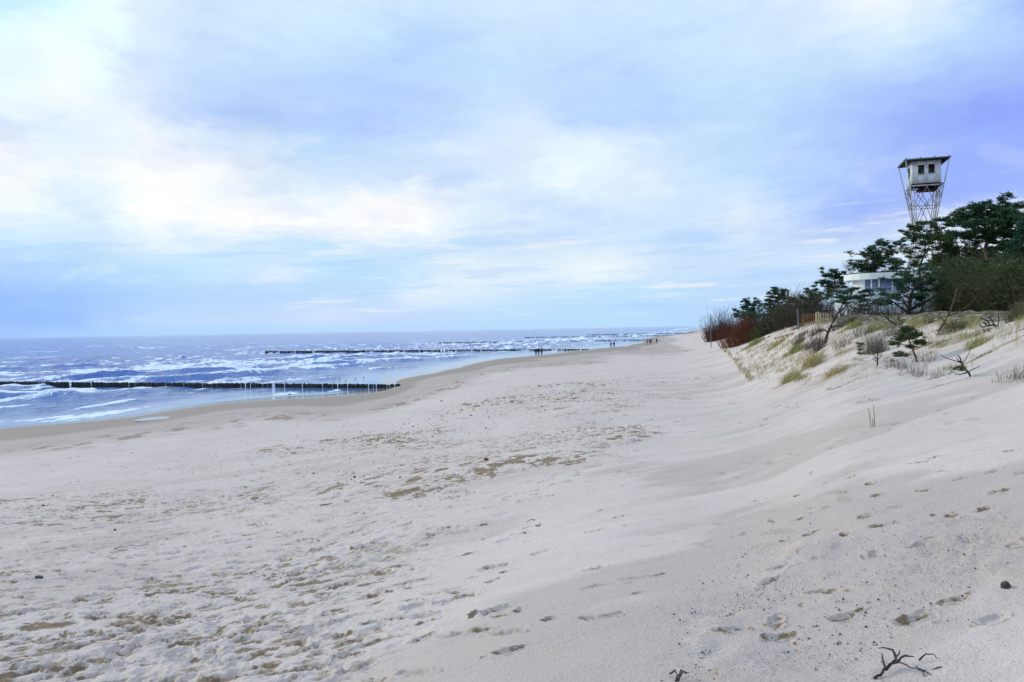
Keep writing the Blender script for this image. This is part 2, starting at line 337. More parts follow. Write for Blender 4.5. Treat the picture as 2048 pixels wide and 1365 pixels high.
# ------------------------------------------------------------------ terrain: control points -> smooth height
def build_control():
    P = []
    def pz(px, py, z): p = on_z(px, py, z); P.append((p[0], p[1], z))
    def pd(px, py, D): p = at(px, py, D); P.append(tuple(p))
    def dz(px, D, z): P.append(((px - 1024) / F * D, D, z))
    for px, py in ((0,853),(130,843),(272,828),(360,813),(464,802),(577,793),(657,789),(720,782),(780,775),(752,757),(820,750),(895,737),(976,719),(1084,709),(1174,698),(1241,692)): pz(px, py, 0.0)
    pz(820, 766, 0.40); pz(860, 768, 0.62)
    for px, l in ((0,((885,.6),(930,1.2),(1000,1.9),(1100,2.6),(1200,3.05),(1365,3.4))),
                  (500,((820,.5),(860,1.1),(920,1.75),(1000,2.4),(1100,2.9),(1200,3.3),(1365,3.7))),
                  (1000,((727,.4),(745,.9),(780,1.5),(830,2.1),(900,2.75),(1000,3.3),(1150,3.75),(1365,4.1))),
                  (1300,((692,.5),(710,1.0),(750,1.7),(800,2.4),(870,3.1),(950,3.6),(1100,3.95),(1365,4.2))),
                  (1500,((765,2.54),(800,2.95),(850,3.4),(950,3.85),(1150,4.1))),
                  (1700,((820,4.28),(900,4.3),(1100,4.25),(1365,4.2))), (2048,((770,4.9),(900,4.65),(1100,4.4),(1365,4.3))),
                  (1440,((690,1.9),)), (1410,((671,2.2),)), (1180,((706,0.45),(720,0.9)))):
        for py, z in l: pz(px, py, z)
    for a in ((1700,770,22),(2048,700,18),(2048,652,22),(2048,636,25),(1900,760,17),(1900,720,22),(1900,680,27),(1900,643,32),
              (1800,740,22.6),(1800,700,29),(1800,660,36),(1810,638,40),(1700,740,27),(1700,700,36),(1700,665,44),(1700,643,50),
              (1600,740,38),(1600,700,52),(1600,670,62),(1620,650,70),(1540,720,58),(1540,690,75),(1540,672,88),(1560,660,95),
              (1490,700,92),(1490,690,110),(1490,680,130),(1450,676,190)): pd(*a)
    for a in ((1600,90,6),(1600,200,6),(1800,60,6.3),(1800,300,6.5),(2048,40,6.4),(2048,300,6.6),(1500,160,4.6),(1500,250,5),(1435,330,4),
              (2600,6,4.9),(2600,15,5.7),(2600,30,6.3),(2600,200,6.5),(-600,35,0),(-600,20,1.3),(-600,10,2.5),(-600,5,3.4),(-600,80,-2),
              (0,70,-.8),(0,120,-2),(0,500,-5),(500,100,-.6),(500,150,-1.5),(500,300,-3),(1000,260,-1),(1000,400,-2.5),(1000,1000,-5),
              (1270,500,-1.0),(1300,1000,-3),(1380,1400,-1),(1300,347,0.3),(1360,503,0.6),(1395,640,0.6),(1430,800,2.0),(1500,1500,4),(1600,1000,6),
              (0,2,3.95),(1024,2,4.2),(2048,2,4.3),(0,3000,-7),(1000,3000,-7),(1300,4000,-7),(1450,4000,2),(2048,2500,7)): dz(*a)
    return np.array(P)
CP = build_control()
def uv_of(x, y): return np.arctan2(x, y) * 4.0, np.log(np.hypot(x, y))
def tps_fit(P):
    u, v = uv_of(P[:, 0], P[:, 1]); A = np.stack([u, v], 1); n = len(A)
    d2 = ((A[:, None] - A[None]) ** 2).sum(2); K = 0.5 * d2 * np.log(d2 + 1e-12) + 0.004 * np.eye(n)
    Q = np.concatenate([np.ones((n, 1)), A], 1)
    S = np.block([[K, Q], [Q.T, np.zeros((3, 3))]])
    return A, np.linalg.solve(S, np.concatenate([P[:, 2], np.zeros(3)]))
TA, TW = tps_fit(CP)
GU = np.linspace(-1.25, 1.25, 560) * 4.0; GV = np.linspace(math.log(1.2), math.log(4000), 640)
def _grid():
    U, V = np.meshgrid(GU, GV, indexing='ij'); U = U.ravel(); V = V.ravel(); n = len(TA); out = np.empty(len(U))
    for s in range(0, len(U), 40000):
        u = U[s:s + 40000]; v = V[s:s + 40000]
        d2 = (u[:, None] - TA[:, 0]) ** 2 + (v[:, None] - TA[:, 1]) ** 2
        out[s:s + 40000] = (0.5 * d2 * np.log(d2 + 1e-12)) @ TW[:n] + TW[n] + TW[n + 1] * u + TW[n + 2] * v
    return out.reshape(len(GU), len(GV))
GZ = _grid()
def coarse(x, y):
    x = np.asarray(x, float); y = np.asarray(y, float)
    a = np.arctan2(x, y); r = np.maximum(np.hypot(x, y), 1.21)
    iu = np.clip((np.clip(a, -1.2, 1.2) * 4 - GU[0]) / (GU[1] - GU[0]), 0, len(GU) - 1.001)
    iv = np.clip((np.log(r) - GV[0]) / (GV[1] - GV[0]), 0, len(GV) - 1.001)
    i = iu.astype(int); j = iv.astype(int); fu = iu - i; fv = iv - j
    z = (GZ[i, j] * (1 - fu) + GZ[i + 1, j] * fu) * (1 - fv) + (GZ[i, j + 1] * (1 - fu) + GZ[i + 1, j + 1] * fu) * fv
    back = sstep(1.15, 1.7, np.abs(a)) * (a > 0)
    return z * (1 - back) + back * 5.0
def H(x, y):                           # ground height with the dune's humps, without footprints
    x = np.asarray(x, float); y = np.asarray(y, float); z = coarse(x, y); r = np.hypot(x, y)
    dune = sstep(3.0, 4.6, z) * sstep(17, 30, r) * (1 - sstep(200, 400, r))
    z = z + dune * (0.38 * fbm(x / 6.0, y / 6.0, 3, 0.5, 5.0) + 0.13 * fbm(x / 1.4, y / 1.4, 3, 0.55, 9.0))
    dry = sstep(0.5, 1.6, z)
    z = z + dry * 0.16 * fbm(x / 7.0, y / 7.0, 2, 0.5, 2.0) * sstep(3, 12, r)
    return z
def hit(px, py):                       # the ground point seen at a photo pixel
    d = ray(px, py); t = np.exp(np.linspace(math.log(1.5), math.log(1500), 3000))
    z = CAMZ + d[2] / d[1] * t; g = H(d[0] / d[1] * t, t); w = np.nonzero(z <= g)[0]
    D = t[w[0]] if len(w) else t[-1]
    p = at(px, py, D); p[2] = float(H(p[0], p[1])); return p
def foot(px, D):                       # the ground below a photo column at depth D
    x = (px - 1024) / F * D; return np.array([x, D, float(H(x, D))])

def polar_axes(r0_, r1_, base, hfun, fin, cap, az_core, az_step, full):
    r = [r0_]
    while r[-1] < r1_:
        q = r[-1]; r.append(q + max(0.004, min(cap * q, base * q * q / (796 * hfun(q)) / fin)))
    core = np.arange(az_core[0], az_core[1], az_step)
    if full:
        lo = np.arange(-math.pi, az_core[0] - 0.01, 0.03); hi = np.arange(az_core[1] + 0.01, math.pi - 0.01, 0.03)
        core = np.concatenate([lo, core, hi])
    return np.array(r), core
def grid_faces(nr, na, closed):
    i = np.arange(nr - 1)[:, None]; k = np.arange(na if closed else na - 1)[None]; k2 = (k + 1) % na
    return np.stack([i * na + k, (i + 1) * na + k, (i + 1) * na + k2, i * na + k2], -1).reshape(-1, 4)[:, ::-1]

FOOTPRINTS = [(1085,1103,1.3),(1243,1034,1.0),(1077,1050,.7),(1196,1064,.9),(917,1080,.8),(768,1115,1.0),(1018,1140,1.0),(1190,1170,.8),(905,1185,.9),(900,1200,.9),
 (750,1205,.7),(715,1185,.8),(800,1232,.9),(850,1243,1.0),(845,1275,1.2),(690,1310,1.3),(640,1285,1.2),(1040,1218,1.1),(1010,1230,.8),(1100,1237,1.0),(1195,1235,1.1),(1225,1228,.8),
 (950,1225,.9),(960,1262,1.0),(1020,1300,1.2),(1445,945,.8),(1425,965,.7),(1360,985,.7),(1515,930,.7),(1580,908,.8),(1570,910,.6),(1683,880,.9),(1625,945,.8),(1635,1012,1.0),(1545,1040,1.0),
 (1595,1040,.9),(1490,1065,1.0),(1480,955,.7),(1700,955,.9),(1740,965,.8),(1840,925,.8),(1925,955,1.0),(1870,915,.9),(1555,1245,1.3),(1690,1232,1.3),(1820,1240,1.4),(1835,1235,1.0),(1460,1265,1.3),
 (1560,1275,1.3),(1910,1200,1.2),(1840,1085,1.3),(1870,1085,1.1),(1970,1015,1.2),(1900,1030,1.1),(2030,1090,1.2),(1540,1165,1.1),(1465,1230,1.0),(1750,1105,1.2),(1690,1070,1.0),(1620,1065,1.0),
 (1880,820,.9),(1780,860,.9),(1830,850,.8),(1900,825,1.0),(1950,795,.8),(1990,940,1.0),(2030,900,1.0),(1730,1030,1.0),(1770,1050,1.0),(1990,1240,1.2),(1560,1135,1.0),(1300,1090,.5),(1310,1150,.5),(1280,1185,.5),(1205,1020,.6),
 (560,1260,1.2),(1950,1080,1.0),(2000,980,1.0),(1960,900,.9),(1660,1180,1.0),(1750,990,.9),(1800,1010,.9),(1850,980,.9),(1600,990,.8),(1520,1000,.8),(1640,1120,1.0)]
TRAMPLE_EDGE = [hit(*p) for p in ((640,1365),(780,1200),(960,1040),(1150,920),(1330,850),(1345,800),(1380,740),(1420,690))]

def build_ground():
    hf = lambda r: 1.9 + min(r / 22, 1) * 2.6
    R, A = polar_axes(1.3, 5000, 1.0, hf, 1.25, 0.012, (-0.64, 0.64), 0.00088, True)
    nr, na = len(R), len(A)
    Rg, Ag = np.meshgrid(R, A, indexing='ij'); X = Rg * np.sin(Ag); Y = Rg * np.cos(Ag)
    Z = H(X, Y); base = Z.copy()
    e = np.array([(p[1], p[0]) for p in TRAMPLE_EDGE]); o = np.argsort(e[:, 0]); xl = np.interp(Y, e[o, 0], e[o, 1])
    edge = (X - xl) / np.maximum(0.16 * Y, 0.6) + 1.2 * fbm(X / 3, Y / 3, 3, 0.5, 41)
    tramp = (1 - sstep(-0.75, 0.35, edge)) * sstep(0.85, 1.7, base)
    tramp *= 0.4 + 0.6 * sstep(-0.25, 0.2, fbm(X / 6, Y / 6, 3, 0.5, 77))
    far = 1 - sstep(60, 130, Rg)
    tramp *= 1 - 0.72 * np.exp(-((base + 0.12 * fbm(X / 6, Y / 9, 2, 0.5, 17) - 1.42) / 0.26) ** 2)     # smooth wind swept strip above the wet sand
    # trampled lumps: wind-rounded old prints
    ws = 0.22 + Rg * 0.004
    xr, yr = X * math.cos(.42) + Y * math.sin(.42), -X * math.sin(.42) + Y * math.cos(.42)
    l1 = fbm(xr / 0.62, yr / 0.40, 3, 0.5, 1.0); l2 = fbm(xr / 0.24, yr / 0.16, 3, 0.55, 3.0)
    l3 = np.abs(fbm(xr / 0.26, yr / 0.135, 3, 0.55, 4.4)); l4 = np.abs(fbm(xr / 0.11, yr / 0.07, 2, 0.5, 6.4))
    Z = Z + far * tramp * (0.032 * l1 + 0.022 * l2 - 0.046 * l3 - 0.022 * l4 * (1 - sstep(9, 18, Rg)))
    damp_shade = tramp * far * sstep(0.12, 0.36, l3 - 0.35 * l1) * 0.60
    clus = sstep(0.08, 0.30, fbm(X / 0.9, Y / 0.55, 4, 0.6, 19) + 0.35 * fbm(X / 4, Y / 2.5, 2, 0.5, 29))
    cl2 = sstep(0.0, 0.22, l3 + 0.5 * l2)
    damp_shade = damp_shade + tramp * far * clus * cl2 * 0.22
    damp_shade = damp_shade + 0.72 * tramp * far * sstep(8, 18, Rg) * sstep(0.21, 0.38, fbm(X / 0.42, Y / 0.9, 3, 0.6, 47)) * sstep(-0.25, 0.15, fbm(X / 5, Y / 4, 3, 0.5, 49))
    # the smooth drift: faint waves and thin blown-bare plates
    sm = (1 - tramp) * sstep(1.2, 2.2, base)
    ang = math.radians(28); xa = X * math.cos(ang) + Y * math.sin(ang); ya = -X * math.sin(ang) + Y * math.cos(ang)
    wob = fbm(X / 2.5, Y / 2.5, 3, 0.5, 31)
    plate = fbm(xa / 3.2, ya / 1.1, 4, 0.5, 61) + 0.25 * wob
    rx0 = hit(1530, 830); rxm = sstep(14, 6, np.abs(X - rx0[0] + 0.2 * (Y - rx0[1]))) * sstep(13, 17, Y) * (1 - sstep(34, 44, Y))
    for bx, by, bw in ((1150,1190,1.0),(1210,1310,.7),(1480,1120,1.0),(1560,1320,.6),(1650,985,1.6),(1720,1110,1.0),(1640,1240,.7),(2010,1320,.7),(1330,850,2.5),(1500,900,1.6),(1020,1290,.6),(1860,1010,1.2)):
        q = hit(bx, by); ex, ey = X - q[0], Y - q[1]; plate = plate + 0.24 * np.exp(-(((ex * math.cos(ang) + ey * math.sin(ang)) / (bw * 1.5)) ** 2 + ((-ex * math.sin(ang) + ey * math.cos(ang)) / (bw * .7)) ** 2))
    plate = plate - 0.05
    ptone = sstep(-0.07, 0.22, plate + 0.05 * fbm(X / 0.35, Y / 0.3, 3, 0.6, 88)) * (1 - 0.8 * rxm)
    Z = Z + far * sm * (0.03 * fbm(xa / 1.8, ya / 0.55, 3, 0.45, 23) - 0.010 * ptone)
    tone = ptone * sm * 0.62
    dface = sstep(2.8, 4.0, base) * sstep(20, 30, Rg) * (1 - sstep(5.6, 6.2, base)); tone = tone + dface * sstep(-0.2, 0.25, fbm(X / 2.2, Y / 3.0, 4, 0.55, 44)) * 0.55; damp_shade = damp_shade + dface * 0.5 * sstep(0.18, 0.36, fbm(X / 0.35, Y / 0.7, 3, 0.6, 46))
    damp_shade = damp_shade + 0.42 * sm * far * sstep(3, 9, Rg) * sstep(0.30, 0.44, fbm(X / 0.30, Y / 0.5, 3, 0.6, 97)) * sstep(-0.1, 0.25, fbm(X / 4, Y / 3, 3, 0.5, 98))
    # ripples in the hollow below the dune
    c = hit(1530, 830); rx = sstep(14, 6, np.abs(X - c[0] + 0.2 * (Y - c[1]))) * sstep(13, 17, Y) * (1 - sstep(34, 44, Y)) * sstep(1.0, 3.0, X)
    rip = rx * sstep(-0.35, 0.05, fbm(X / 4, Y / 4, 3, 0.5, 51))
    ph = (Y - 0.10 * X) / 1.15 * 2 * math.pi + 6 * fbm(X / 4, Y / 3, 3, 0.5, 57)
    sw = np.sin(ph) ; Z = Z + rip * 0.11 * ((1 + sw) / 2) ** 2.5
    damp_shade = damp_shade + rip * 0.62 * sstep(0.62, 0.95, -sw)  # trough shade painted as dark lines, in the damp sand colour
    # right-hand grit beds
    g0 = [hit(*p) for p in ((1420,1290),(1560,1130),(1500,1250),(1760,1120),(1650,1330),(1900,1080),(1990,1130))]
    grit = 0
    for p, s in zip(g0, (.5, .6, .5, .8, .6, .9, .8)):
        grit = np.maximum(grit, np.exp(-(((X - p[0]) / s) ** 2 + ((Y - p[1]) / (s * 1.3)) ** 2)))
    grit = np.clip(grit * (0.55 + 1.3 * fbm(X / 0.5, Y / 0.5, 3, 0.55, 71) + 0.2), 0, 1)
    Z = Z + grit * 0.018 * fbm(X / 0.16, Y / 0.16, 3, 0.6, 3)
    tone = np.maximum(tone, grit * 0.8)
    grit = np.maximum(grit, 0.07 * sm * (Rg < 14)); grit = np.maximum(grit, 0.42 * tramp * sstep(0.0, 0.3, fbm(X / 3, Y / 2, 2, 0.5, 15)))
    # low scarps where the wind has cut the crust, shells caught along their lips
    def scarp(pts, hgt, soft, gr, face=0.07):
        nonlocal Z, tone, grit
        q = np.array([hit(*p)[:2] for p in pts]); best = np.full(X.shape, 9.0); sgn = np.ones(X.shape)
        jx = X + 0.30 * fbm(X / 0.6, Y / 0.6, 4, 0.55, 81); jy = Y + 0.30 * fbm(X / 0.6, Y / 0.6, 4, 0.55, 83)
        for a, b in zip(q[:-1], q[1:]):
            d = b - a; l = np.linalg.norm(d); d = d / l; t = np.clip((jx - a[0]) * d[0] + (jy - a[1]) * d[1], 0, l)
            ex, ey = jx - a[0] - d[0] * t, jy - a[1] - d[1] * t; dist = np.hypot(ex, ey); s_ = np.sign(ex * d[1] - ey * d[0]); m_ = dist < best
            best = np.where(m_, dist, best); sgn = np.where(m_, s_, sgn)
        brk_ = sstep(-0.22, 0.28, fbm(X / 0.55, Y / 0.55, 3, 0.55, 87)); Z = Z + 0.85 * hgt * brk_ * np.where(sgn > 0, np.exp(-(best / soft) ** 2), np.exp(-(best / face) ** 2))
        lip = np.exp(-(best / 0.12) ** 2); tone = np.maximum(tone, 0.6 * gr * brk_ * np.exp(-(best / 0.16) ** 2)); grit = np.maximum(grit, gr * lip * (0.6 + fbm(X / 0.3, Y / 0.3, 2, 0.5, 85)))
    scarp([(1385,1330),(1440,1262),(1500,1190),(1560,1125),(1610,1092),(1700,1084)], 0.035, 0.45, 1.0)
    scarp([(1470,1235),(1540,1178),(1600,1160),(1660,1158)], 0.025, 0.25, 0.9)
    scarp([(1740,925),(1690,965),(1672,1010),(1655,1050),(1600,1100)], 0.016, 0.6, 0.0, 0.22)
    grit = np.clip(grit, 0, 1)
    # footprints
    st = []
    for px, py, s in FOOTPRINTS:
        s = 0.42 + 0.38 * s
        p = hit(px, py); a = rng.normal(0.25, 0.5); st.append((p[0], p[1], a, 0.23 * s * rng.uniform(.85, 1.1), 0.095 * s, 0.022 * s, 0.9))
        if rng.random() < 0.5: st.append((p[0] + rng.normal(0, .16), p[1] + rng.normal(0, .12), a + rng.normal(0, .4), 0.12 * s, 0.05 * s, 0.013 * s, 0.8))
    k = 0
    while k < 2600:                      # old prints all over the trampled beach
        y = 3.5 + 62 * rng.random() ** 1.8; x = rng.uniform(-0.66, 0.45) * y
        if x > np.interp(y, e[o, 0], e[o, 1]) + 0.12 * y * rng.normal(): continue
        if coarse(x, y) < 1.05: continue
        k += 1; s = rng.uniform(0.7, 1.15)
        st.append((x, y, rng.uniform(-0.8, 1.0), 0.25 * s, 0.11 * s, 0.028 * s * rng.uniform(.5, 1.2), rng.choice([0.1, 0.3, 0.6, 0.85])))
    ia = lambda a: np.searchsorted(A, a)
    for x, y, a, ln, wd, dp, dm in st:
        r = math.hypot(x, y); m = 0.32 if ln > 0.2 else 0.2
        i0, i1 = np.searchsorted(R, [r - m, r + m]); da = m / r; th = math.atan2(x, y); k0, k1 = ia(th - da), ia(th + da)
        if i1 - i0 < 1 or k1 - k0 < 1: continue
        sl_ = (slice(i0, i1), slice(k0, k1)); dx = X[sl_] - x; dy = Y[sl_] - y
        ca, sa = math.cos(a), math.sin(a); p = (dx * ca + dy * sa) / (ln / 2); q = (-dx * sa + dy * ca) / (wd / 2)
        q = q * (1 + 0.18 * p); e2 = np.sqrt(p * p + q * q) * (1 + 0.5 * fbm(dx / 0.07 + x * 9, dy / 0.07 + y * 9, 2, 0.5))
        pit = np.exp(-e2 ** 5); rim = np.exp(-((e2 - 1.3) / 0.25) ** 2)
        Z[sl_] += -dp * pit + 0.5 * dp * rim * (0.6 + 1.1 * fbm(dx / 0.05 + y * 7, dy / 0.05 + x, 2, 0.6))
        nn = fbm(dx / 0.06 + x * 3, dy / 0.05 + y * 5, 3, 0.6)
        damp_shade[sl_] = np.maximum(damp_shade[sl_], dm * np.clip(pit * (0.6 + 2.2 * nn) + 0.7 * rim * sstep(0.05, .3, nn), 0, 1))
    Z -= 0.02 * np.exp(-((base - 1.15) / 0.05) ** 2) * far
    # how far the sea has wetted the sand
    nb = 0.22 * fbm(X / 9, Y / 14, 3, 0.5, 91)
    wet = 1 - sstep(0.10, 0.22, base + nb * 0.4)
    wet = np.maximum(wet, 0.72 * (1 - sstep(0.42, 0.62, base + nb)))
    wet = np.maximum(wet, 0.38 * (1 - sstep(0.75, 1.15, base + nb * 1.6)))
    duff_shade = sstep(5.72, 6.05, base + 0.30 * fbm(X / 3, Y / 3, 3, 0.5, 66)) * sstep(8, 11, X) * sstep(26, 34, Rg)  # brown litter, also painted in for shade patches under the trees
    wrack = np.exp(-((base + nb * 1.2 - 0.90) / 0.24) ** 2) * sstep(0.0, 0.32, fbm(X / 0.7, Y / 1.6, 4, 0.6, 37))
    damp_shade = np.clip(np.maximum(damp_shade, wrack * 0.60), 0, 0.92)
    v = np.stack([X, Y, Z], -1).reshape(-1, 3)
    f = grid_faces(nr, na, True)
    n0 = len(v); v = np.concatenate([v, [[0, 0, float(Z[0].mean())]]])       # close the sheet under the viewer
    k = np.arange(na); cf = np.stack([np.full(na, n0), (k + 1) % na, k, k], 1)
    ar = {n: np.concatenate([a.ravel(), [0.0]]) for n, a in (('damp_shade', damp_shade), ('tone', tone), ('grit', grit), ('wet', wet), ('duff_shade', duff_shade))}
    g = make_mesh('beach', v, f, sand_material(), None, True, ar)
    tag(g, kind='structure')
    return g
build_ground()

# ------------------------------------------------------------------ sea
def sea_material():
    m, nt, p = new_mat('sea water'); N = nt.nodes.new; L = nt.links.new
    a = N('ShaderNodeAttribute'); a.attribute_name = 'foam'
    geo = N('ShaderNodeNewGeometry')
    mp = N('ShaderNodeMapping'); L(geo.outputs['Position'], mp.inputs[0]); mp.inputs['Rotation'].default_value = (0, 0, 0.5); mp.inputs['Scale'].default_value = (1.0, 0.55, 1)
    def noise(s, d, dist=0.0):
        n = N('ShaderNodeTexNoise'); n.inputs['Scale'].default_value = s; n.inputs['Detail'].default_value = d; n.inputs['Roughness'].default_value = 0.6
        n.inputs['Distortion'].default_value = dist
        L(mp.outputs[0], n.inputs['Vector']); return n.outputs['Fac']
    n1 = noise(1.3, 6, 0.8)
    sub = N('ShaderNodeMath'); sub.operation = 'MULTIPLY_ADD'; L(n1, sub.inputs[0]); sub.inputs[1].default_value = 0.9; sub.inputs[2].default_value = -0.45
    ad = N('ShaderNodeMath'); ad.operation = 'ADD'; L(a.outputs['Fac'], ad.inputs[0]); L(sub.outputs[0], ad.inputs[1])
    fr = N('ShaderNodeMapRange'); L(ad.outputs[0], fr.inputs[0]); fr.inputs[1].default_value = 0.42; fr.inputs[2].default_value = 0.62; fr.interpolation_type = 'SMOOTHSTEP'
    d = N('ShaderNodeAttribute'); d.attribute_name = 'shallow'
    mc = N('ShaderNodeMix'); mc.data_type = 'RGBA'; L(d.outputs['Fac'], mc.inputs[0]); mc.inputs[6].default_value = (*SEA_DEEP, 1); mc.inputs[7].default_value = (*SEA_SHALLOW, 1)
    mx = N('ShaderNodeMix'); mx.data_type = 'RGBA'; L(fr.outputs[0], mx.inputs[0]); L(mc.outputs[2], mx.inputs[6]); mx.inputs[7].default_value = (0.80, 0.84, 0.88, 1)
    L(mx.outputs[2], p.inputs['Base Color'])
    rr = N('ShaderNodeMapRange'); L(fr.outputs[0], rr.inputs[0]); rr.inputs[3].default_value = 0.10; rr.inputs[4].default_value = 0.85; L(rr.outputs[0], p.inputs['Roughness'])
    p.inputs['IOR'].default_value = 1.333; p.inputs['Specular IOR Level'].default_value = 0.22
    h = N('ShaderNodeMath'); h.operation = 'MULTIPLY_ADD'; L(noise(1.6, 4, 0.4), h.inputs[0]); h.inputs[1].default_value = 0.35; L(noise(0.35, 4, 0.5), h.inputs[2])
    calm = N('ShaderNodeAttribute'); calm.attribute_name = 'calm'
    st = N('ShaderNodeMapRange'); L(calm.outputs['Fac'], st.inputs[0]); st.inputs[3].default_value = 0.9; st.inputs[4].default_value = 0.03
    b = N('ShaderNodeBump'); L(st.outputs[0], b.inputs['Strength']); b.inputs['Distance'].default_value = 0.95; L(h.outputs[0], b.inputs['Height']); L(b.outputs[0], p.inputs['Normal'])
    return m
SEA_DEEP, SEA_SHALLOW = (0.008, 0.098, 0.46), (0.13, 0.22, 0.42)
def build_sea():
    R, A = polar_axes(28, 26000, 1.0, lambda r: 6.0, 3.5, 0.03, (-0.95, 0.34), 0.0011, False)
    Rg, Ag = np.meshgrid(R, A, indexing='ij'); X = Rg * np.sin(Ag); Y = Rg * np.cos(Ag)
    dep = -coarse(X, Y); dp = np.clip(dep, 0, 8)
    wx, wy = 0.87, -0.49
    s = X * wx + Y * wy; tt = -X * wy + Y * wx
    warp = fbm(X / 45, Y / 45, 3, 0.5, 7)
    surf = np.clip(np.exp(-((dp - 1.3) / 1.1) ** 2), 0, 1)
    grp = sstep(-0.08, 0.32, fbm(s / 24, tt / 38, 2, 0.5, 21))
    ph = s / 12.5 * 2 * math.pi + 10.0 * warp
    cr = ((1 + np.cos(ph)) / 2) ** 2.6
    lead = np.sin(ph)                   # > 0 on the seaward back
    amp = np.clip(dp / 0.9, 0, 1) * (0.14 + 0.46 * surf * grp + 0.22 * grp)
    ga, gb = np.array(on_z(800, 770, .35)), np.array(on_z(-300, 778, 0)); gd = (gb - ga)[:2] / np.linalg.norm((gb - ga)[:2]); gn = (X - ga[0]) * gd[1] - (Y - ga[1]) * gd[0]
    shel = 1 - 0.62 * np.exp(-((gn - 3) / 10) ** 2); amp = amp * shel        # the groyne breaks the swell
    h = amp * cr
    ph2 = (X * 0.98 + Y * 0.15) / 6.1 * 2 * math.pi + 8 * fbm(X / 16, Y / 16, 3, 0.5, 33)
    h = h + np.clip(dp / 1.2, 0, 1) * (0.10 * ((1 + np.cos(ph2)) / 2) ** 2 + 0.30 * fbm(X / 3.2, Y / 3.6, 4, 0.55, 3)) * (1 - sstep(500, 1200, Rg))
    near = sstep(0.10, 0.40, dp) * (1 - sstep(2.4, 3.4, dp)); ph3 = s / 6.5 * 2 * math.pi + 11 * fbm(X / 30, Y / 30, 3, 0.5, 57); c3 = ((1 + np.cos(ph3)) / 2) ** 3 * sstep(-0.2, 0.25, fbm(s / 9, tt / 16, 3, 0.5, 39))
    h = h + 0.26 * near * c3 * shel
    nf = fbm(s / 3.0, tt / 13, 5, 0.55, 45)
    brk = sstep(0.24, 0.44, h) * surf * 1.1 * sstep(-0.75, 0.25, -lead + 0.5 * nf)
    bank = surf * sstep(-0.10, 0.30, fbm(s / 16, tt / 34, 4, 0.55, 63)) * 0.42 + surf * 0.12
    bank = bank + (nf * 0.75 + 0.25 * fbm(s / 1.3, tt / 6.0, 3, 0.6, 12)) * sstep(0.05, 0.5, surf)
    brk = np.maximum(brk, near * sstep(0.50, 0.85, c3 + 0.5 * nf) * sstep(-0.6, 0.2, -np.sin(ph3) + 0.6 * nf) * 0.95)
    bank = np.maximum(bank, near * (0.20 + 0.7 * nf + 0.25 * fbm(s / 1.6, tt / 8, 3, 0.6, 14)))
    cap = sstep(0.45, 0.64, fbm(s / 9, tt / 22, 4, 0.6, 83) + 0.15 * cr) * sstep(1.5, 2.5, dp) * (1 - sstep(500, 900, Rg))
    foam = np.maximum(np.maximum(brk, bank), cap * 0.8)
    sw = np.exp(-((dp - 0.10 - 0.14 * fbm(s / 5, tt / 9, 3, 0.5, 8)) / 0.07) ** 2) * sstep(-0.15, 0.3, fbm(s / 2, tt / 9, 4, 0.6, 5)) * 0.62
    foam = np.clip(np.maximum(foam * sstep(0.10, 0.35, dp), sw), 0, 1)
    h = h + brk * np.clip(nf + 0.3, 0, 1) * 0.25
    calm = 1 - sstep(0.08, 0.5, dp)
    v = np.stack([X, Y, h], -1).reshape(-1, 3)
    o = make_mesh('sea', v, grid_faces(len(R), len(A), False), sea_material(), None, True,
                  {'foam': foam.ravel(), 'shallow': np.exp(-dp / 1.2).ravel(), 'calm': calm.ravel()})
    tag(o, kind='structure'); return o
build_sea()

# ------------------------------------------------------------------ groynes
M_POST = simple('tarred wood', (0.022, 0.020, 0.022), (0.055, 0.048, 0.045), 2.0, 0.75, 0.4, 9)
def groyne(a, b, ztop0, ztop1, label, n_parts, spacing=0.33, rad=0.145, gaps=0.1, miss=None):
    a = np.asarray(a, float); b = np.asarray(b, float)          # a: landward end, b: seaward end
    ln = np.linalg.norm((b - a)[:2]); n = int(ln / spacing); d = (b - a) / ln
    rr = np.random.default_rng(int(ln * 10))
    def post(mb, i, local):
        t = (i + 0.5) / n; p = a + (b - a) * t; p = p - a
        jx, jy = rr.normal(0, 0.02, 2); top = ztop0 + (ztop1 - ztop0) * t + rr.normal(0, 0.025)
        rb = rad * rr.uniform(0.88, 1.08); gz = min(0.0, float(coarse(*(a + (b - a) * t)[:2]))) - 0.5
        mb.tube([(p[0] + jx, p[1] + jy, max(gz, -1.6)), (p[0] + jx + rr.normal(0, .015), p[1] + jy, top - 0.03), (p[0] + jx, p[1] + jy, top)], [rb, rb * 0.96, rb * 0.8], 8)
    idx = [i for i in range(n) if not (miss and miss((i + 0.5) / n, rr)) and rr.random() > gaps]
    if not n_parts:
        mb = MB(); [post(mb, i, 0) for i in idx]
        o = mb.build('groyne', M_POST); o.location = (a[0], a[1], 0); return tag(o, label, 'groyne', 'timber groynes running out into the sea')
    t = thing('groyne', (a[0], a[1], 0), label, 'groyne', 'timber groynes running out into the sea')
    big = sorted(idx, key=lambda i: np.linalg.norm((a + (b - a) * (i + .5) / n)[:2]) + 0.0)[:n_parts]; bs = set(big)
    for i in idx:
        if i in bs: mb = MB(); post(mb, i, 0); mb.build('post', M_POST, t)
    rest = [i for i in idx if i not in bs]
    if rest:
        mb = MB(); [post(mb, i, 0) for i in rest]; tag(mb.build('post_row', M_POST, t), kind='stuff')
    return t
g1a, g1b = on_z(800, 770, .35), on_z(-300, 778, 0)
groyne(g1a, g1b, 0.40, 1.02, 'nearest dark timber groyne, its inner end buried in the wet sand', 100, 0.295, gaps=0.018, rad=0.15)
gap2 = lambda lo, hi, pr: (lambda t, rr: lo < t < hi and rr.random() < pr)
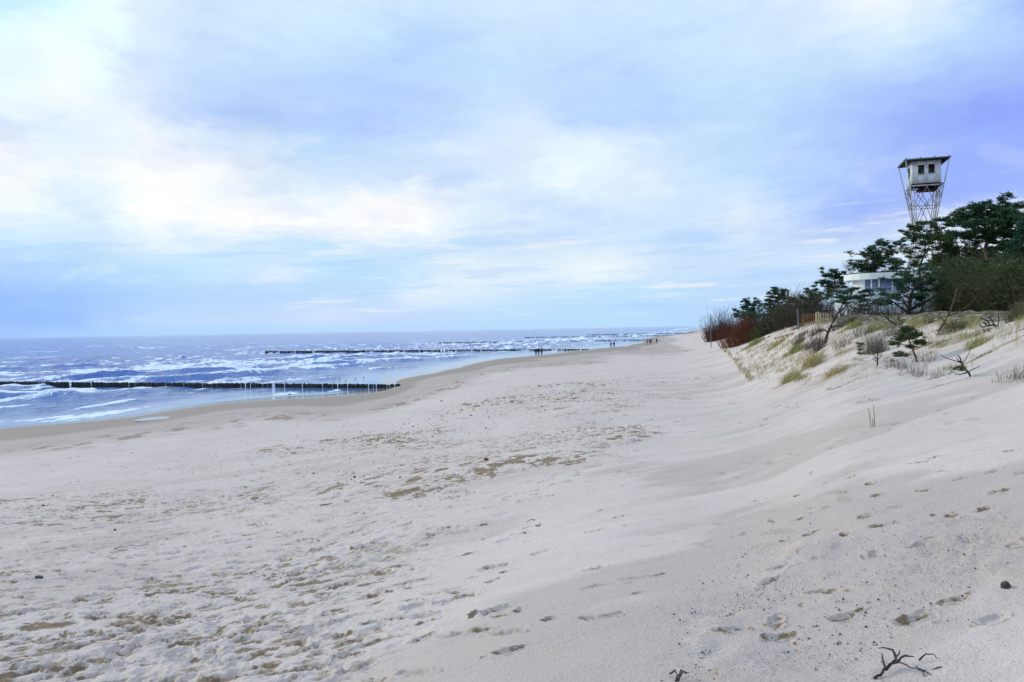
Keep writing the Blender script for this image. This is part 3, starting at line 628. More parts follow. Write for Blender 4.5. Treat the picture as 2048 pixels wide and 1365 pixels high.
groyne(on_z(1180, 700, .1), on_z(530, 708, 0), 0.36, 0.80, 'second dark timber groyne, ending in the water behind the three walkers', 100, 0.34, rad=.16, gaps=0.08)
groyne(on_z(1325, 680.5, .1), on_z(875, 688.5, 0), 0.5, 0.75, 'third timber groyne with a broken middle, behind the pair of walkers', 0, 0.40, gaps=0.15, miss=lambda t, rr: (0.52 < t < 0.62 and rr.random() < .6) or (.66 < t < .72))
groyne(on_z(1392, 671.5, .1), on_z(1050, 677, 0), 0.65, 0.85, 'fourth dark timber groyne, two rows short of the farthest, seen as a thin line', 0, 0.45, gaps=0.15)
groyne(on_z(1407, 667.3, .1), on_z(1175, 671.5, 0), 0.75, 0.95, 'farthest timber groyne, thinnest dark line below the horizon', 0, 0.45, gaps=0.04)

# ------------------------------------------------------------------ people on the beach
def cloth(name, c): return simple(name, c, tuple(x * 0.7 for x in c), 12, 0.9)
M_SKIN = simple('skin', (0.42, 0.26, 0.19), (0.36, 0.2, 0.15), 8, 0.6)
def skinned(name, pts, edges, rad, mat, parent, root=0):
    me = bpy.data.meshes.new(name); me.from_pydata([tuple(p) for p in pts], edges, []); me.materials.append(mat)
    o = bpy.data.objects.new(name, me); C.objects.link(o); o.parent = parent
    sk = o.modifiers.new('skin', 'SKIN'); sk.use_smooth_shade = True
    for i, r in enumerate(rad):
        r = (r, r) if np.isscalar(r) else r
        me.skin_vertices[0].data[i].radius = r; me.skin_vertices[0].data[i].use_root = i == root
    sb = o.modifiers.new('smooth', 'SUBSURF'); sb.levels = 1; sb.render_levels = 1
    return o
def person(px, py, face, label, jacket, trousers, hat, height=1.72, stride=0.22, hat_long=False, arms=0.1, z=None):
    p = hit(px, py); s = height / 1.72
    t = thing('person', p, label, 'person', 'walkers on the beach', face); t.scale = (s, s, s)
    k = stride                              # local +Y is the walking direction
    J = dict(pel=(0, 0, .93), wst=(0, 0, 1.08), chs=(0, .01, 1.30), nek=(0, .0, 1.46), hed=(0, .02, 1.58), top=(0, .01, 1.69),
             shl=(-.17, 0, 1.40), ell=(-.24, -k * .45, 1.13), wrl=(-.25, -k * .5 + .10, .90), hnl=(-.25, -k * .5 + .13, .82),
             shr=(.17, 0, 1.40), elr=(.24, k * .3, 1.13), wrr=(.25, k * .5 + .08, .90), hnr=(.25, k * .5 + .11, .82),
             hpl=(-.095, 0, .88), knl=(-.10, k * .75, .50), anl=(-.10, k * .9, .09), tol=(-.11, k * .9 + .15, .035),
             hpr=(.095, 0, .88), knr=(.10, -k * .35, .50), anr=(.10, -k * 1.3, .11), tor=(.11, -k * 1.3 + .14, .04))
    def chain(names, edges, rad, name, mat):
        ix = {n: i for i, n in enumerate(names)}
        return skinned(name, [J[n] for n in names], [(ix[a], ix[b]) for a, b in edges], rad, mat, t)
    full = ['pel','wst','chs','nek','hed','top','shl','ell','wrl','hnl','shr','elr','wrr','hnr','hpl','knl','anl','tol','hpr','knr','anr','tor']
    E = [('pel','wst'),('wst','chs'),('chs','nek'),('nek','hed'),('hed','top'),('chs','shl'),('shl','ell'),('ell','wrl'),('wrl','hnl'),('chs','shr'),('shr','elr'),('elr','wrr'),('wrr','hnr'),
         ('pel','hpl'),('hpl','knl'),('knl','anl'),('anl','tol'),('pel','hpr'),('hpr','knr'),('knr','anr'),('anr','tor')]
    R = [.12,.11,.13,.055,(.085,.10),.06,.06,.042,.032,.03,.06,.042,.032,.03,.085,.055,.042,.035,.085,.055,.042,.035]
    chain(full, E, R, 'body', M_SKIN)
    J['hem'] = (0, 0, .80)
    chain(['wst','chs','nek','shl','ell','wrl','shr','elr','wrr','hem'], [('hem','wst'),('wst','chs'),('chs','nek'),('chs','shl'),('shl','ell'),('ell','wrl'),('chs','shr'),('shr','elr'),('elr','wrr')],
          [(.185,.15),(.19,.15),.075,.095,.072,.056,.095,.072,.056,(.175,.14)], 'jacket', jacket)
    chain(['pel','hpl','knl','anl','hpr','knr','anr'], [('pel','hpl'),('hpl','knl'),('knl','anl'),('pel','hpr'),('hpr','knr'),('knr','anr')],
          [.135,.105,.078,.062,.105,.078,.062], 'trousers', trousers)
    for a, b in (('anl','tol'),('anr','tor')): chain([a, b], [(a, b)], [.06,.048], 'boot', M_BOOT)
    mb = MB(); mb.blob((0, .0, 1.625), (.105, .12, .10), 10, 6)
    if hat_long: mb.blob((0, -.05, 1.55), (.10, .08, .13), 10, 6)
    mb.build('hat' if not hat_long else 'hair', hat, t, True)
    return t
M_BOOT = cloth('dark boots', (0.03, 0.028, 0.03))
k_navy, k_black, k_brown = cloth('navy cloth', (0.02, 0.028, 0.10)), cloth('black cloth', (0.012, 0.013, 0.018)), cloth('tan brown cloth', (0.20, 0.095, 0.05))
k_jean, k_maroon, k_teal = cloth('blue denim', (0.09, 0.13, 0.26)), cloth('plum cloth', (0.10, 0.045, 0.075)), cloth('pale teal cloth', (0.17, 0.28, 0.33))
k_red, k_dark, k_grey = cloth('red cloth', (0.55, 0.03, 0.045)), cloth('charcoal cloth', (0.03, 0.03, 0.04)), cloth('grey blue cloth', (0.13, 0.17, 0.26))
k_hair = cloth('brown hair', (0.05, 0.032, 0.022))
person(1072, 712, 0.1, 'person in a bulky navy jacket walking at the seaward side of the trio', k_navy, k_black, k_black, 1.74, .10)
person(1077.3, 711.8, 0.05, 'person in a black jacket walking in the middle of the trio', k_black, k_black, k_dark, 1.74, .08)
person(1083.3, 711.5, 0.0, 'person in a tan brown coat walking at the landward side of the trio', k_brown, k_dark, k_hair, 1.66, .10, True)
person(1222, 696, 0.2, 'person in a dark blue jacket and pale jeans walking in the pair', k_navy, k_jean, k_hair, 1.66, .14)
person(1228, 695.8, 0.1, 'person in plum clothing walking in the pair', k_maroon, k_maroon, k_dark, 1.78, .14)
person(1294.5, 689.5, 0.3, 'person in pale teal jacket walking beside two people in red', k_teal, k_grey, k_grey, 1.72, .15)
person(1299.5, 688.5, 0.2, 'shorter person in a red jacket and black trousers with head down', k_red, k_black, k_dark, 1.62, .2)
person(1302.3, 688.5, 0.4, 'person in a red jacket carrying a dark bag, right behind another red jacket', k_red, k_black, k_dark, 1.70, .2)
person(1313.5, 687.8, -1.3, 'person in black striding alone towards the dune', k_black, k_dark, k_black, 1.80, .30)

# ------------------------------------------------------------------ gulls
M_WHITE = simple('white feathers', (0.75, 0.75, 0.76), (0.6, 0.6, 0.63), 20, 0.8); M_GREY = simple('grey feathers', (0.16, 0.16, 0.18), (0.25, 0.25, 0.27), 20, 0.8)
M_ORANGE = simple('orange beak', (0.5, 0.18, 0.03), None, 20, 0.5)
def gull(px, py, rz, label, dark=True, s=1.0):
    p = on_z(px, py, 0.0); zz = float(coarse(p[0], p[1])); p = hit(px, py) if zz > 0.02 else p
    t = thing('gull', p, label, 'gull', 'gulls by the nearest groyne', rz); s *= .62; t.scale = (s, s, s)
    mb = MB(); n = 8
    st = [(-.24,.20,.01),(-.12,.215,.055),(0,.23,.085),(.10,.26,.075),(.15,.32,.045),(.18,.37,.042),(.22,.385,.03),(.235,.385,.01)]
    rows = np.array([[(x, r * math.cos(q), z + r * 1.05 * math.sin(q)) for q in np.arange(n) * 2 * math.pi / n] for x, z, r in st]).reshape(-1, 3)
    f = [(i * n + k, i * n + (k + 1) % n, (i + 1) * n + (k + 1) % n, (i + 1) * n + k) for i in range(len(st) - 1) for k in range(n)]
    mb.add(rows, f); mb.build('body', M_WHITE, t, True)
    for sg in (-1, 1):
        w = MB(); w.blob((-.06, sg * .075, .245), (.20, .025, .06), 8, 5); w.build('wing', M_GREY, t, True)
        l = MB(); l.tube([(.01, sg * .03, .17), (.0, sg * .03, .02), (.04, sg * .03, .0)], .009, 4); l.build('leg', M_ORANGE, t)
    b = MB(); b.tube([(.22, 0, .383), (.29, 0, .37)], [.014, .004], 4); b.build('beak', M_ORANGE, t)
gull(668, 763, .4, 'small grey gull wading in the shallows, westernmost behind the groyne', s=1.0)
gull(678.5, 761, 2.6, 'small grey gull wading, second along the row behind the groyne')
gull(691.5, 764, 1.2, 'grey gull wading closest to the groyne posts', s=1.15)
gull(711, 759, .2, 'grey gull wading alone between the middle of the row and the sand spit')
gull(727, 757.5, 2.9, 'grey gull wading nearest the sand spit')
gull(579, 793, 3.0, 'white gull standing at the water edge before the nearest groyne', s=1.2)

# ------------------------------------------------------------------ watchtower
M_WPAINT = simple('weathered white paint', (0.84, 0.83, 0.87), (0.66, 0.64, 0.68), 3, 0.7, 0.2, 30)
M_STEEL = simple('white painted steel', (0.62, 0.59, 0.60), (0.34, 0.28, 0.27), 3, 0.6)
M_DARKW = simple('dark rotten boards', (0.028, 0.022, 0.026), (0.07, 0.055, 0.05), 4, 0.9)
M_COPPER = simple('green weathered edge', (0.06, 0.15, 0.12), (0.16, 0.22, 0.20), 6, 0.7)
M_GREENP = simple('pale green pipe paint', (0.10, 0.38, 0.30), (0.35, 0.42, 0.42), 1.5, 0.6)
def tower():
    Y = 72.0; c = at(1850, 640, Y); zb = float(H(c[0], c[1])); az = math.atan2(c[0], c[1])
    t = thing('watchtower', (c[0], c[1], zb), 'tall abandoned lookout tower with a white cabin on a waisted lattice of pipes', 'watchtower', None, -az + math.radians(11))
    z = lambda py: at(1850, py, Y)[2] - zb
    zr, zf, zw, zm = z(324), z(372), z(458), z(415)
    hr, hw, hb = 1.76, 0.72, 1.7       # half widths: roof corners, waist, foot
    def hwid(q): return hw + (hr - hw) * (q - zw) / (zr - zw) if q > zw else hw + (hb - hw) * (zw - q) / zw
    cor = [(-1, -1), (1, -1), (1, 1), (-1, 1)]
    P = lambda k, q, g=1.0: np.array([cor[k][0] * hwid(q) * g, cor[k][1] * hwid(q) * g, q])
    for k in range(4):
        m = MB(); m.tube([P(k, -0.3), P(k, zw), P(k, zf - .1), P(k, zr - .06)] if k else [P(k, -0.3), P(k, zw), P(k, zf - .1)], .05, 6)
        off = np.array([-cor[k][0], -cor[k][1], 0]) * .34
        m.tube([P(k, -0.3) + off * .8, P(k, zw) + off * .25, P(k, zf - .2) + off], .04, 6)
        m.build('leg', M_STEEL, t)
    m = MB(); m.tube([P(0, zf - .12), P(0, zr - .06)], .055, 6); m.build('roof_prop', M_GREENP, t)
    for zz, nm in ((zm, 'upper_ring'), (zw, 'waist_ring'), (zw * .5, 'lower_ring')):
        m = MB(); [m.tube([P(k, zz), P((k + 1) % 4, zz)], .035, 4) for k in range(4)]; m.build(nm, M_STEEL, t)
    for k in range(4):
        a, b = P(k, zf - .25), P((k + 1) % 4, zf - .25); a2, b2 = P(k, zm), P((k + 1) % 4, zm); a3, b3 = P(k, zw), P((k + 1) % 4, zw); a4, b4 = P(k, zw * .5), P((k + 1) % 4, zw * .5); a5, b5 = P(k, 0), P((k + 1) % 4, 0)
        mid, mid2 = (a + b) / 2, (a2 + b2) / 2
        m = MB()
        for p, q in ((mid, a2 * .85 + b2 * .15), (mid, b2 * .85 + a2 * .15), (a, mid2), (b, mid2), (mid2, a3), (mid2, b3)): m.tube([p, q], .032, 4)
        for p, q in ((a3, b4), (b3, a4), (a4, b5), (b4, a5)): m.tube([p, q], .028, 4)
        m.build('brace', M_STEEL, t)
    # floor
    m = MB(); hf = 1.2
    for i in range(9): m.box((-hf + .13 + i * .29, 0, zf - .03), (.27, 2 * hf + .1, .06))
    for sx in (-.8, 0, .8): m.box((sx, 0, zf - .16), (.12, 2 * hf, .20))
    m.box((0.3, .35, zf - .36), (1.5, 1.2, .2))
    m.build('floor', M_DARKW, t)
    m = MB()
    for s in (-1, 1): m.box((0, s * 1.28, zf - .15), (2.62, .08, .10)); m.box((s * 1.28, 0, zf - .148), (.08, 2.48, .10))
    m.build('floor_rim', M_STEEL, t)
    # cabin: four walls of vertical boards round window holes
    z0, z1 = zf + .06, zr - .12; h = z1 - z0; w = 1.16
    def wall(side, holes, name):
        m = MB(); n = 14; bw = 2 * w / n
        for i in range(n):
            x0 = -w + i * bw; xc = x0 + bw / 2; segs = [(z0, z1)]
            for hx0, hx1, hz0, hz1 in holes:
                if hx0 < xc < hx1: segs = [(z0, z0 + hz0), (z0 + hz1, z1)]
            for a, b in segs:
                c3 = np.array([xc, -w, (a + b) / 2]); m.box(c3 + np.array([0, (i % 2) * .006, 0]), (bw - .006, .05, b - a))
        v = np.concatenate(m.v); ca, sa = math.cos(side * math.pi / 2), math.sin(side * math.pi / 2)
        v = np.stack([v[:, 0] * ca - v[:, 1] * sa, v[:, 0] * sa + v[:, 1] * ca, v[:, 2]], 1) * np.array([1.0, 1.0, 1.0])
        o = make_mesh(name, v, np.concatenate(m.f), M_WPAINT, t)
        for hx0, hx1, hz0, hz1 in holes:
            m = MB(); e = .05
            for b in (((hx0 + hx1) / 2, z0 + hz0 - e / 2, hx1 - hx0 + 2 * e, e), ((hx0 + hx1) / 2, z0 + hz1 + e / 2, hx1 - hx0 + 2 * e, e)): m.box((b[0], -w - .035, b[1]), (b[2], .04, b[3]))
            for q in (hx0 - e / 2, hx1 + e / 2): m.box((q, -w - .037, z0 + (hz0 + hz1) / 2), (e, .036, hz1 - hz0))
            v = np.concatenate(m.v); v = np.stack([v[:, 0] * ca - v[:, 1] * sa, v[:, 0] * sa + v[:, 1] * ca, v[:, 2]], 1)
            make_mesh('window_frame', v, np.concatenate(m.f), M_WPAINT, o)
    bw = 2 * w / 14
    wall(0, [(-w + 3 * bw, -w + 6 * bw, .80, 1.62), (-w + 8 * bw, -w + 11 * bw, .82, 1.64)], 'wall')
    wall(1, [(-.5, .5, .80, 1.65)], 'wall'); wall(2, [(-w + 8 * bw, -w + 9.9 * bw, .55, 1.1)], 'wall'); wall(3, [(-.55, .55, .7, 1.6)], 'wall')
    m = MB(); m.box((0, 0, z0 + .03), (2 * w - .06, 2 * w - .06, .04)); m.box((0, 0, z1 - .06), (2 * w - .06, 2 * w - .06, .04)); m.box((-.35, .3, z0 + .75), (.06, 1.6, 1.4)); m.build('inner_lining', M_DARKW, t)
    m = MB(); ov = 1.80
    m.box((0, 0, zr - .05), (2 * ov, 2 * ov, .07))
    for i in range(7): m.box((-ov + .3 + i * .5, 0, zr - .115), (.07, 2 * ov - .1, .07))
    r = m.build('roof', M_DARKW, t)
    m = MB()
    for s in (-1, 1): m.box((0, s * (ov + .018), zr - .03), (2 * ov + .072, .03, .12)); m.box((s * (ov + .018), 0, zr - .03), (.03, 2 * ov, .12))
    m.build('roof_edge', M_COPPER, r)
    for s in (-1, 1):
        for q in (-1, -.33, .33, 1):
            m = MB(); m.tube([(q * (ov - .1), s * (ov - .08), zr - .02), (q * (ov - .1), s * (ov - .08), zr + .16)], .035, 6); m.build('roof_stub', M_DARKW, r)
tower()

# ------------------------------------------------------------------ pavilion, railings
M_PLASTER = simple('white plaster', (0.87, 0.87, 0.88), (0.79, 0.78, 0.80), 1.2, 0.8)
M_FASCIA = simple('cream painted fascia', (0.90, 0.88, 0.82), (0.86, 0.84, 0.78), 1.0, 0.6)
def glass_mat():
    m, nt, p = new_mat('blue tinted glass'); p.inputs['Base Color'].default_value = (0.10, 0.14, 0.28, 1); p.inputs['Roughness'].default_value = 0.06
    p.inputs['Specular IOR Level'].default_value = 0.8; return m
M_GLASS = glass_mat()
def pavilion():
    Y = 78.0; a = at(1693, 550, Y); zb = 5.6; zt = at(1740, 547, Y)[2]; zu = at(1740, 559, Y)[2]; x0 = a[0]
    t = thing('pavilion', (x0, Y, zb), 'white flat roofed pavilion with a rounded end and ribbon windows behind the pines', 'pavilion', None, math.radians(-18))
    L_, W_, rc = 11.0, 6.0, 3.0
    def outline(ins, n=10):
        r = rc - ins; pts = []
        for i in range(n + 1):
            th = math.pi / 2 + math.pi * i / n; pts.append((rc + r * math.cos(th), rc + r * math.sin(th)))
        return pts[::-1] + [(L_ - ins, W_ - ins), (L_ - ins, ins)][:2]
    def prism(name, o, za, zc, m, parent):
        n = len(o); v = [(x, y, za) for x, y in o] + [(x, y, zc) for x, y in o]
        me = bpy.data.meshes.new(name); me.from_pydata(v, [], [tuple(range(n))[::-1], tuple(range(n, 2 * n))] + [(i, (i + 1) % n, n + (i + 1) % n, n + i) for i in range(n)])
        me.materials.append(m); ob = bpy.data.objects.new(name, me); C.objects.link(ob); ob.parent = parent; return ob
    o = outline(0)
    o = sorted(o, key=lambda q: math.atan2(q[1] - W_ / 2, q[0] - L_ / 2))
    ow = sorted(outline(.75), key=lambda q: math.atan2(q[1] - W_ / 2, q[0] - L_ / 2))
    r = prism('roof', o, zu - zb, zt - zb, M_FASCIA, t)
    prism('roof_covering', sorted(outline(.05), key=lambda q: math.atan2(q[1] - W_ / 2, q[0] - L_ / 2)), zt - zb + .003, zt - zb + .10, M_DARKW, r)
    zs = zu - zb - 1.35
    prism('wall', ow, -1.0, zs, M_PLASTER, t)
    oi = sorted(outline(.85), key=lambda q: math.atan2(q[1] - W_ / 2, q[0] - L_ / 2))
    n = len(oi)
    for i in range(n):
        p, q = np.array(oi[i]), np.array(oi[(i + 1) % n])
        mid = (p + q) / 2; ln = np.linalg.norm(q - p)
        k = max(1, int(round(ln / 1.25))); solid = mid[0] > 8 or mid[1] > W_ - 1.0
        for j in range(k):
            s, e = p + (q - p) * j / k, p + (q - p) * (j + 1) / k; c = (s + e) / 2; l2 = np.linalg.norm(e - s); rz = math.atan2(e[1] - s[1], e[0] - s[0])
            m = MB(); m.box((c[0], c[1], zs + .675), (l2, .05, 1.346), rz)
            if solid or c[0] > 7.0 or c[0] < 1.6: m.build('upper_wall', M_PLASTER, t)
            else:
                w = m.build('window', M_GLASS, t); m = MB(); m.box((s[0], s[1], zs + .675), (.14, .14, 1.34), rz); m.box((c[0], c[1], zs + .06), (l2 - .15, .10, .10), rz); m.build('window_frame', M_PLASTER, w)
    # lower terrace with its railing
    pa = at(1669, 598, 76.0); lx, ly = pa[0] - x0 + .2, -1.6; zt2 = pa[2] - zb
    ca = math.cos(math.radians(18)); 
    m = MB(); m.box((2.2, .4, (zt2 - 1) / 2), (6.4, 4.0, zt2 + 1)); m.build('terrace', M_PLASTER, t)
    m = MB()
    for i in range(7): m.tube([(-.9 + i * 1.0, -1.5, zt2), (-.9 + i * 1.0, -1.5, zt2 + 1.0)], .03, 4)
    for z in (.35, .68, 1.0): m.tube([(-.95, -1.5, zt2 + z), (5.2, -1.5, zt2 + z)], .028, 4); m.tube([(-.95, -1.5, zt2 + z), (-.95, 2.3, zt2 + z)], .028, 4)
    m.build('railing', M_STEEL, t)
pavilion()

def railing(px0, px1, pyb, pyt, D, nv, nh, w, mat, label, name, lean=0.0):
    a, b = at(px0, pyb, D), at(px1, pyb - 1.2, D + lean); a2 = at(px0, pyt, D); h = a2[2] - a[2]
    t = thing(name, a, label, 'railing'); d = b - a; d[2] = b[2] - a[2]
    for i in range(nv):
        q = d * i / (nv - 1); m = MB(); m.box(q + np.array([0, 0, h / 2 - .25]), (w, w, h + .5)); m.build('upright', mat, t)
    ang = math.atan2(d[1], d[0]); ln = math.hypot(d[0], d[1])
    for i in range(nh):
        z = h * (1 - i / max(nh - .35, 1)); m = MB(); m.tube([np.array([0, 0, z]) - d * .01, d * 1.01 + np.array([0, 0, z])], w * .48, 4); m.build('rail', mat, t)
    return t
M_YEL = simple('yellowed cream paint', (0.60, 0.46, 0.24), (0.46, 0.33, 0.17), 6, 0.7); M_RUST = simple('rusty paint', (0.20, 0.075, 0.035), (0.34, 0.19, 0.07), 5, 0.8)
railing(1642, 1667, 650, 627, 68, 6, 5, .06, M_YEL, 'cream grid railing of square bars beside the white terrace wall', 'railing', 2.0)
railing(1604, 1631, 649, 629, 69, 8, 3, .042, M_RUST, 'rusty brown railing standing before the dark shrubs', 'railing', 1.0)
railing(1633, 1638, 648, 626, 67.5, 2, 2, .11, M_YEL, 'narrow yellow post frame between the rusty and the cream railing', 'railing')
def pole(px, pyb, pyt, D, r, mat, label, lean=0.0):
    b = foot(px, D); top = at(px, pyt, D); m = MB(); hgt = top[2] - b[2]
    m.tube([(0, 0, -.3), (lean * .5, 0, hgt * .5), (lean, 0, hgt - .05), (lean, 0, hgt)], [r, r * .95, r * .9, r * .7], 8); o = m.build('pole', mat); o.location = b
    return tag(o, label, 'pole')
M_GREYW = simple('silvered wood', (0.20, 0.19, 0.21), (0.12, 0.11, 0.11), 5, 0.9); M_MOSS = simple('mossy pole', (0.12, 0.13, 0.08), (0.07, 0.07, 0.05), 3, 0.9)
pole(1577, 620, 580, 98, .16, M_MOSS, 'mossy wooden pole standing up out of the pine crowns')
pole(1598, 635, 618, 74, .08, M_GREYW, 'short pale post leaning before the dark shrubs', -.1)
pole(1422, 660, 629, 150, .07, M_GREYW, 'thin bare pole standing in the far reddish bushes')

# ------------------------------------------------------------------ vegetation builders
def veg_mat(name, c1, c2, trans=0.0): return simple(name, c1, c2, rough=0.75, tint='tint')
M_PINE = veg_mat('pine needles', (0.026, 0.068, 0.036), (0.098, 0.17, 0.075)); M_PINE2 = veg_mat('bluish pine needles', (0.022, 0.074, 0.050), (0.084, 0.17, 0.095)); M_PINE3 = veg_mat('olive pine needles', (0.040, 0.072, 0.027), (0.14, 0.175, 0.065))
M_BARK = simple('pine bark', (0.075, 0.05, 0.04), (0.14, 0.09, 0.065), 5, 0.9); M_PALEBARK = simple('pale dead bark', (0.19, 0.15, 0.13), (0.11, 0.085, 0.075), 4, 0.9); M_DKBARK = simple('dark twigs', (0.035, 0.026, 0.022), (0.06, 0.045, 0.04), 4, 0.9)
M_RED = veg_mat('red willow twigs', (0.105, 0.024, 0.012), (0.21, 0.062, 0.03)); M_REDDK = veg_mat('dull red twigs', (0.05, 0.018, 0.014), (0.12, 0.04, 0.028)); M_PURP = veg_mat('purple grey twigs', (0.075, 0.05, 0.075), (0.14, 0.10, 0.13))
M_BRUSH = veg_mat('brown brushwood', (0.035, 0.027, 0.020), (0.135, 0.105, 0.075)); M_OLIVE = veg_mat('olive brushwood', (0.035, 0.040, 0.016), (0.17, 0.16, 0.07)); M_HEATH = veg_mat('grey brown twigs', (0.10, 0.075, 0.066), (0.26, 0.215, 0.18))
M_GRASS = veg_mat('dry marram grass', (0.30, 0.235, 0.085), (0.56, 0.47, 0.24)); M_GRASSG = veg_mat('green marram grass', (0.20, 0.215, 0.065), (0.46, 0.43, 0.18)); M_GRASSD = veg_mat('dull grass', (0.11, 0.105, 0.055), (0.24, 0.21, 0.11))

def rot_basis(n, rr):                   # n random rotations
    q = rr.normal(size=(n, 4)); q /= np.linalg.norm(q, axis=1)[:, None]; w, x, y, z = q.T
    return np.stack([np.stack([1 - 2 * (y * y + z * z), 2 * (x * y - z * w), 2 * (x * z + y * w)], -1),
                     np.stack([2 * (x * y + z * w), 1 - 2 * (x * x + z * z), 2 * (y * z - x * w)], -1),
                     np.stack([2 * (x * z - y * w), 2 * (y * z + x * w), 1 - 2 * (x * x + y * y)], -1)], 1)
def tuft_template(n, width, rr, upward=0.35):
    V = []; Fc = []
    for i in range(n):
        d = rr.normal(size=3); d[2] = abs(d[2]) * (0.4 + upward) + (d[2] if upward < .1 else 0); d /= np.linalg.norm(d); s = np.cross(d, rr.normal(size=3)); s /= np.linalg.norm(s)
        b = len(V); l = rr.uniform(.7, 1.0); V += [d * .05 - s * width, d * .05 + s * width, d * l * .7 + s * width * .8, d * l - s * width * .2]; Fc.append((b, b + 1, b + 2, b + 3))
    return np.array(V), np.array(Fc)
_rr = np.random.default_rng(5)
TUFTS = [tuft_template(13, 0.085, _rr) for _ in range(6)]
def scatter(pos, size, rr, tint, tilt=0.45):
    n = len(pos); yaw = rr.uniform(0, 2 * math.pi, n); a = rr.normal(0, tilt, n); b = rr.normal(0, tilt, n)
    V = []; Fc = []; T = []; off = 0; which = rr.integers(0, len(TUFTS), n)
    for k, (tv, tf) in enumerate(TUFTS):
        m = np.nonzero(which == k)[0]
        if not len(m): continue
        c, s = np.cos(yaw[m]), np.sin(yaw[m])
        x = tv[None, :, 0] * c[:, None] - tv[None, :, 1] * s[:, None]; y = tv[None, :, 0] * s[:, None] + tv[None, :, 1] * c[:, None]; z = np.repeat(tv[None, :, 2], len(m), 0)
        x2 = x + z * np.sin(a[m])[:, None]; y2 = y + z * np.sin(b[m])[:, None]
        v = np.stack([x2, y2, z], -1) * size[m][:, None, None] + pos[m][:, None, :]
        V.append(v.reshape(-1, 3)); Fc.append((tf[None] + (np.arange(len(m)) * len(tv))[:, None, None] + off).reshape(-1, 4)); T.append(np.repeat(tint[m], len(tv))); off += len(m) * len(tv)
    return np.concatenate(V), np.concatenate(Fc), np.concatenate(T)
class Sticks:                           # many thin tapering three-sided twigs
    def __init__(s): s.a = []; s.b = []; s.ra = []; s.rb = []; s.t = []
    def seg(s, a, b, ra, rb, t=0.5): s.a.append(a); s.b.append(b); s.ra.append(ra); s.rb.append(rb); s.t.append(t)
    def line(s, pts, r0_, r1_, t=0.5):
        n = len(pts) - 1
        for i in range(n): s.seg(pts[i], pts[i + 1], r0_ + (r1_ - r0_) * i / n, r0_ + (r1_ - r0_) * (i + 1) / n, t)
    def data(s, k=3):
        a = np.array(s.a, float); b = np.array(s.b, float); d = b - a; d /= np.linalg.norm(d, axis=1)[:, None] + 1e-9
        h = np.where(np.abs(d[:, 2:3]) < .9, np.array([[0, 0, 1.0]]), np.array([[1.0, 0, 0]])); e1 = np.cross(d, h); e1 /= np.linalg.norm(e1, axis=1)[:, None]; e2 = np.cross(d, e1)
        th = np.arange(k) * 2 * math.pi / k; ra = np.array(s.ra)[:, None, None]; rb = np.array(s.rb)[:, None, None]
        o = np.cos(th)[None, :, None] * e1[:, None] + np.sin(th)[None, :, None] * e2[:, None]
        v = np.concatenate([a[:, None] + ra * o, b[:, None] + rb * o], 1).reshape(-1, 3); n = len(a); i = np.arange(k); j = (i + 1) % k
        f = (np.stack([i, j, k + j, k + i], 1)[None] + (np.arange(n) * 2 * k)[:, None, None]).reshape(-1, 4)
        return v, f, np.repeat(np.array(s.t), 2 * k)
    def build(s, name, mat, parent=None, k=3):
        v, f, t = s.data(k); return make_mesh(name, v, f, mat, parent, False, {'tint': t})
def bend(a, b, n, rr, j):
    a = np.asarray(a, float); b = np.asarray(b, float); l = np.linalg.norm(b - a); pts = [a + (b - a) * i / n for i in range(n + 1)]
    for i in range(1, n): pts[i] = pts[i] + rr.normal(0, j * l, 3)
    return pts

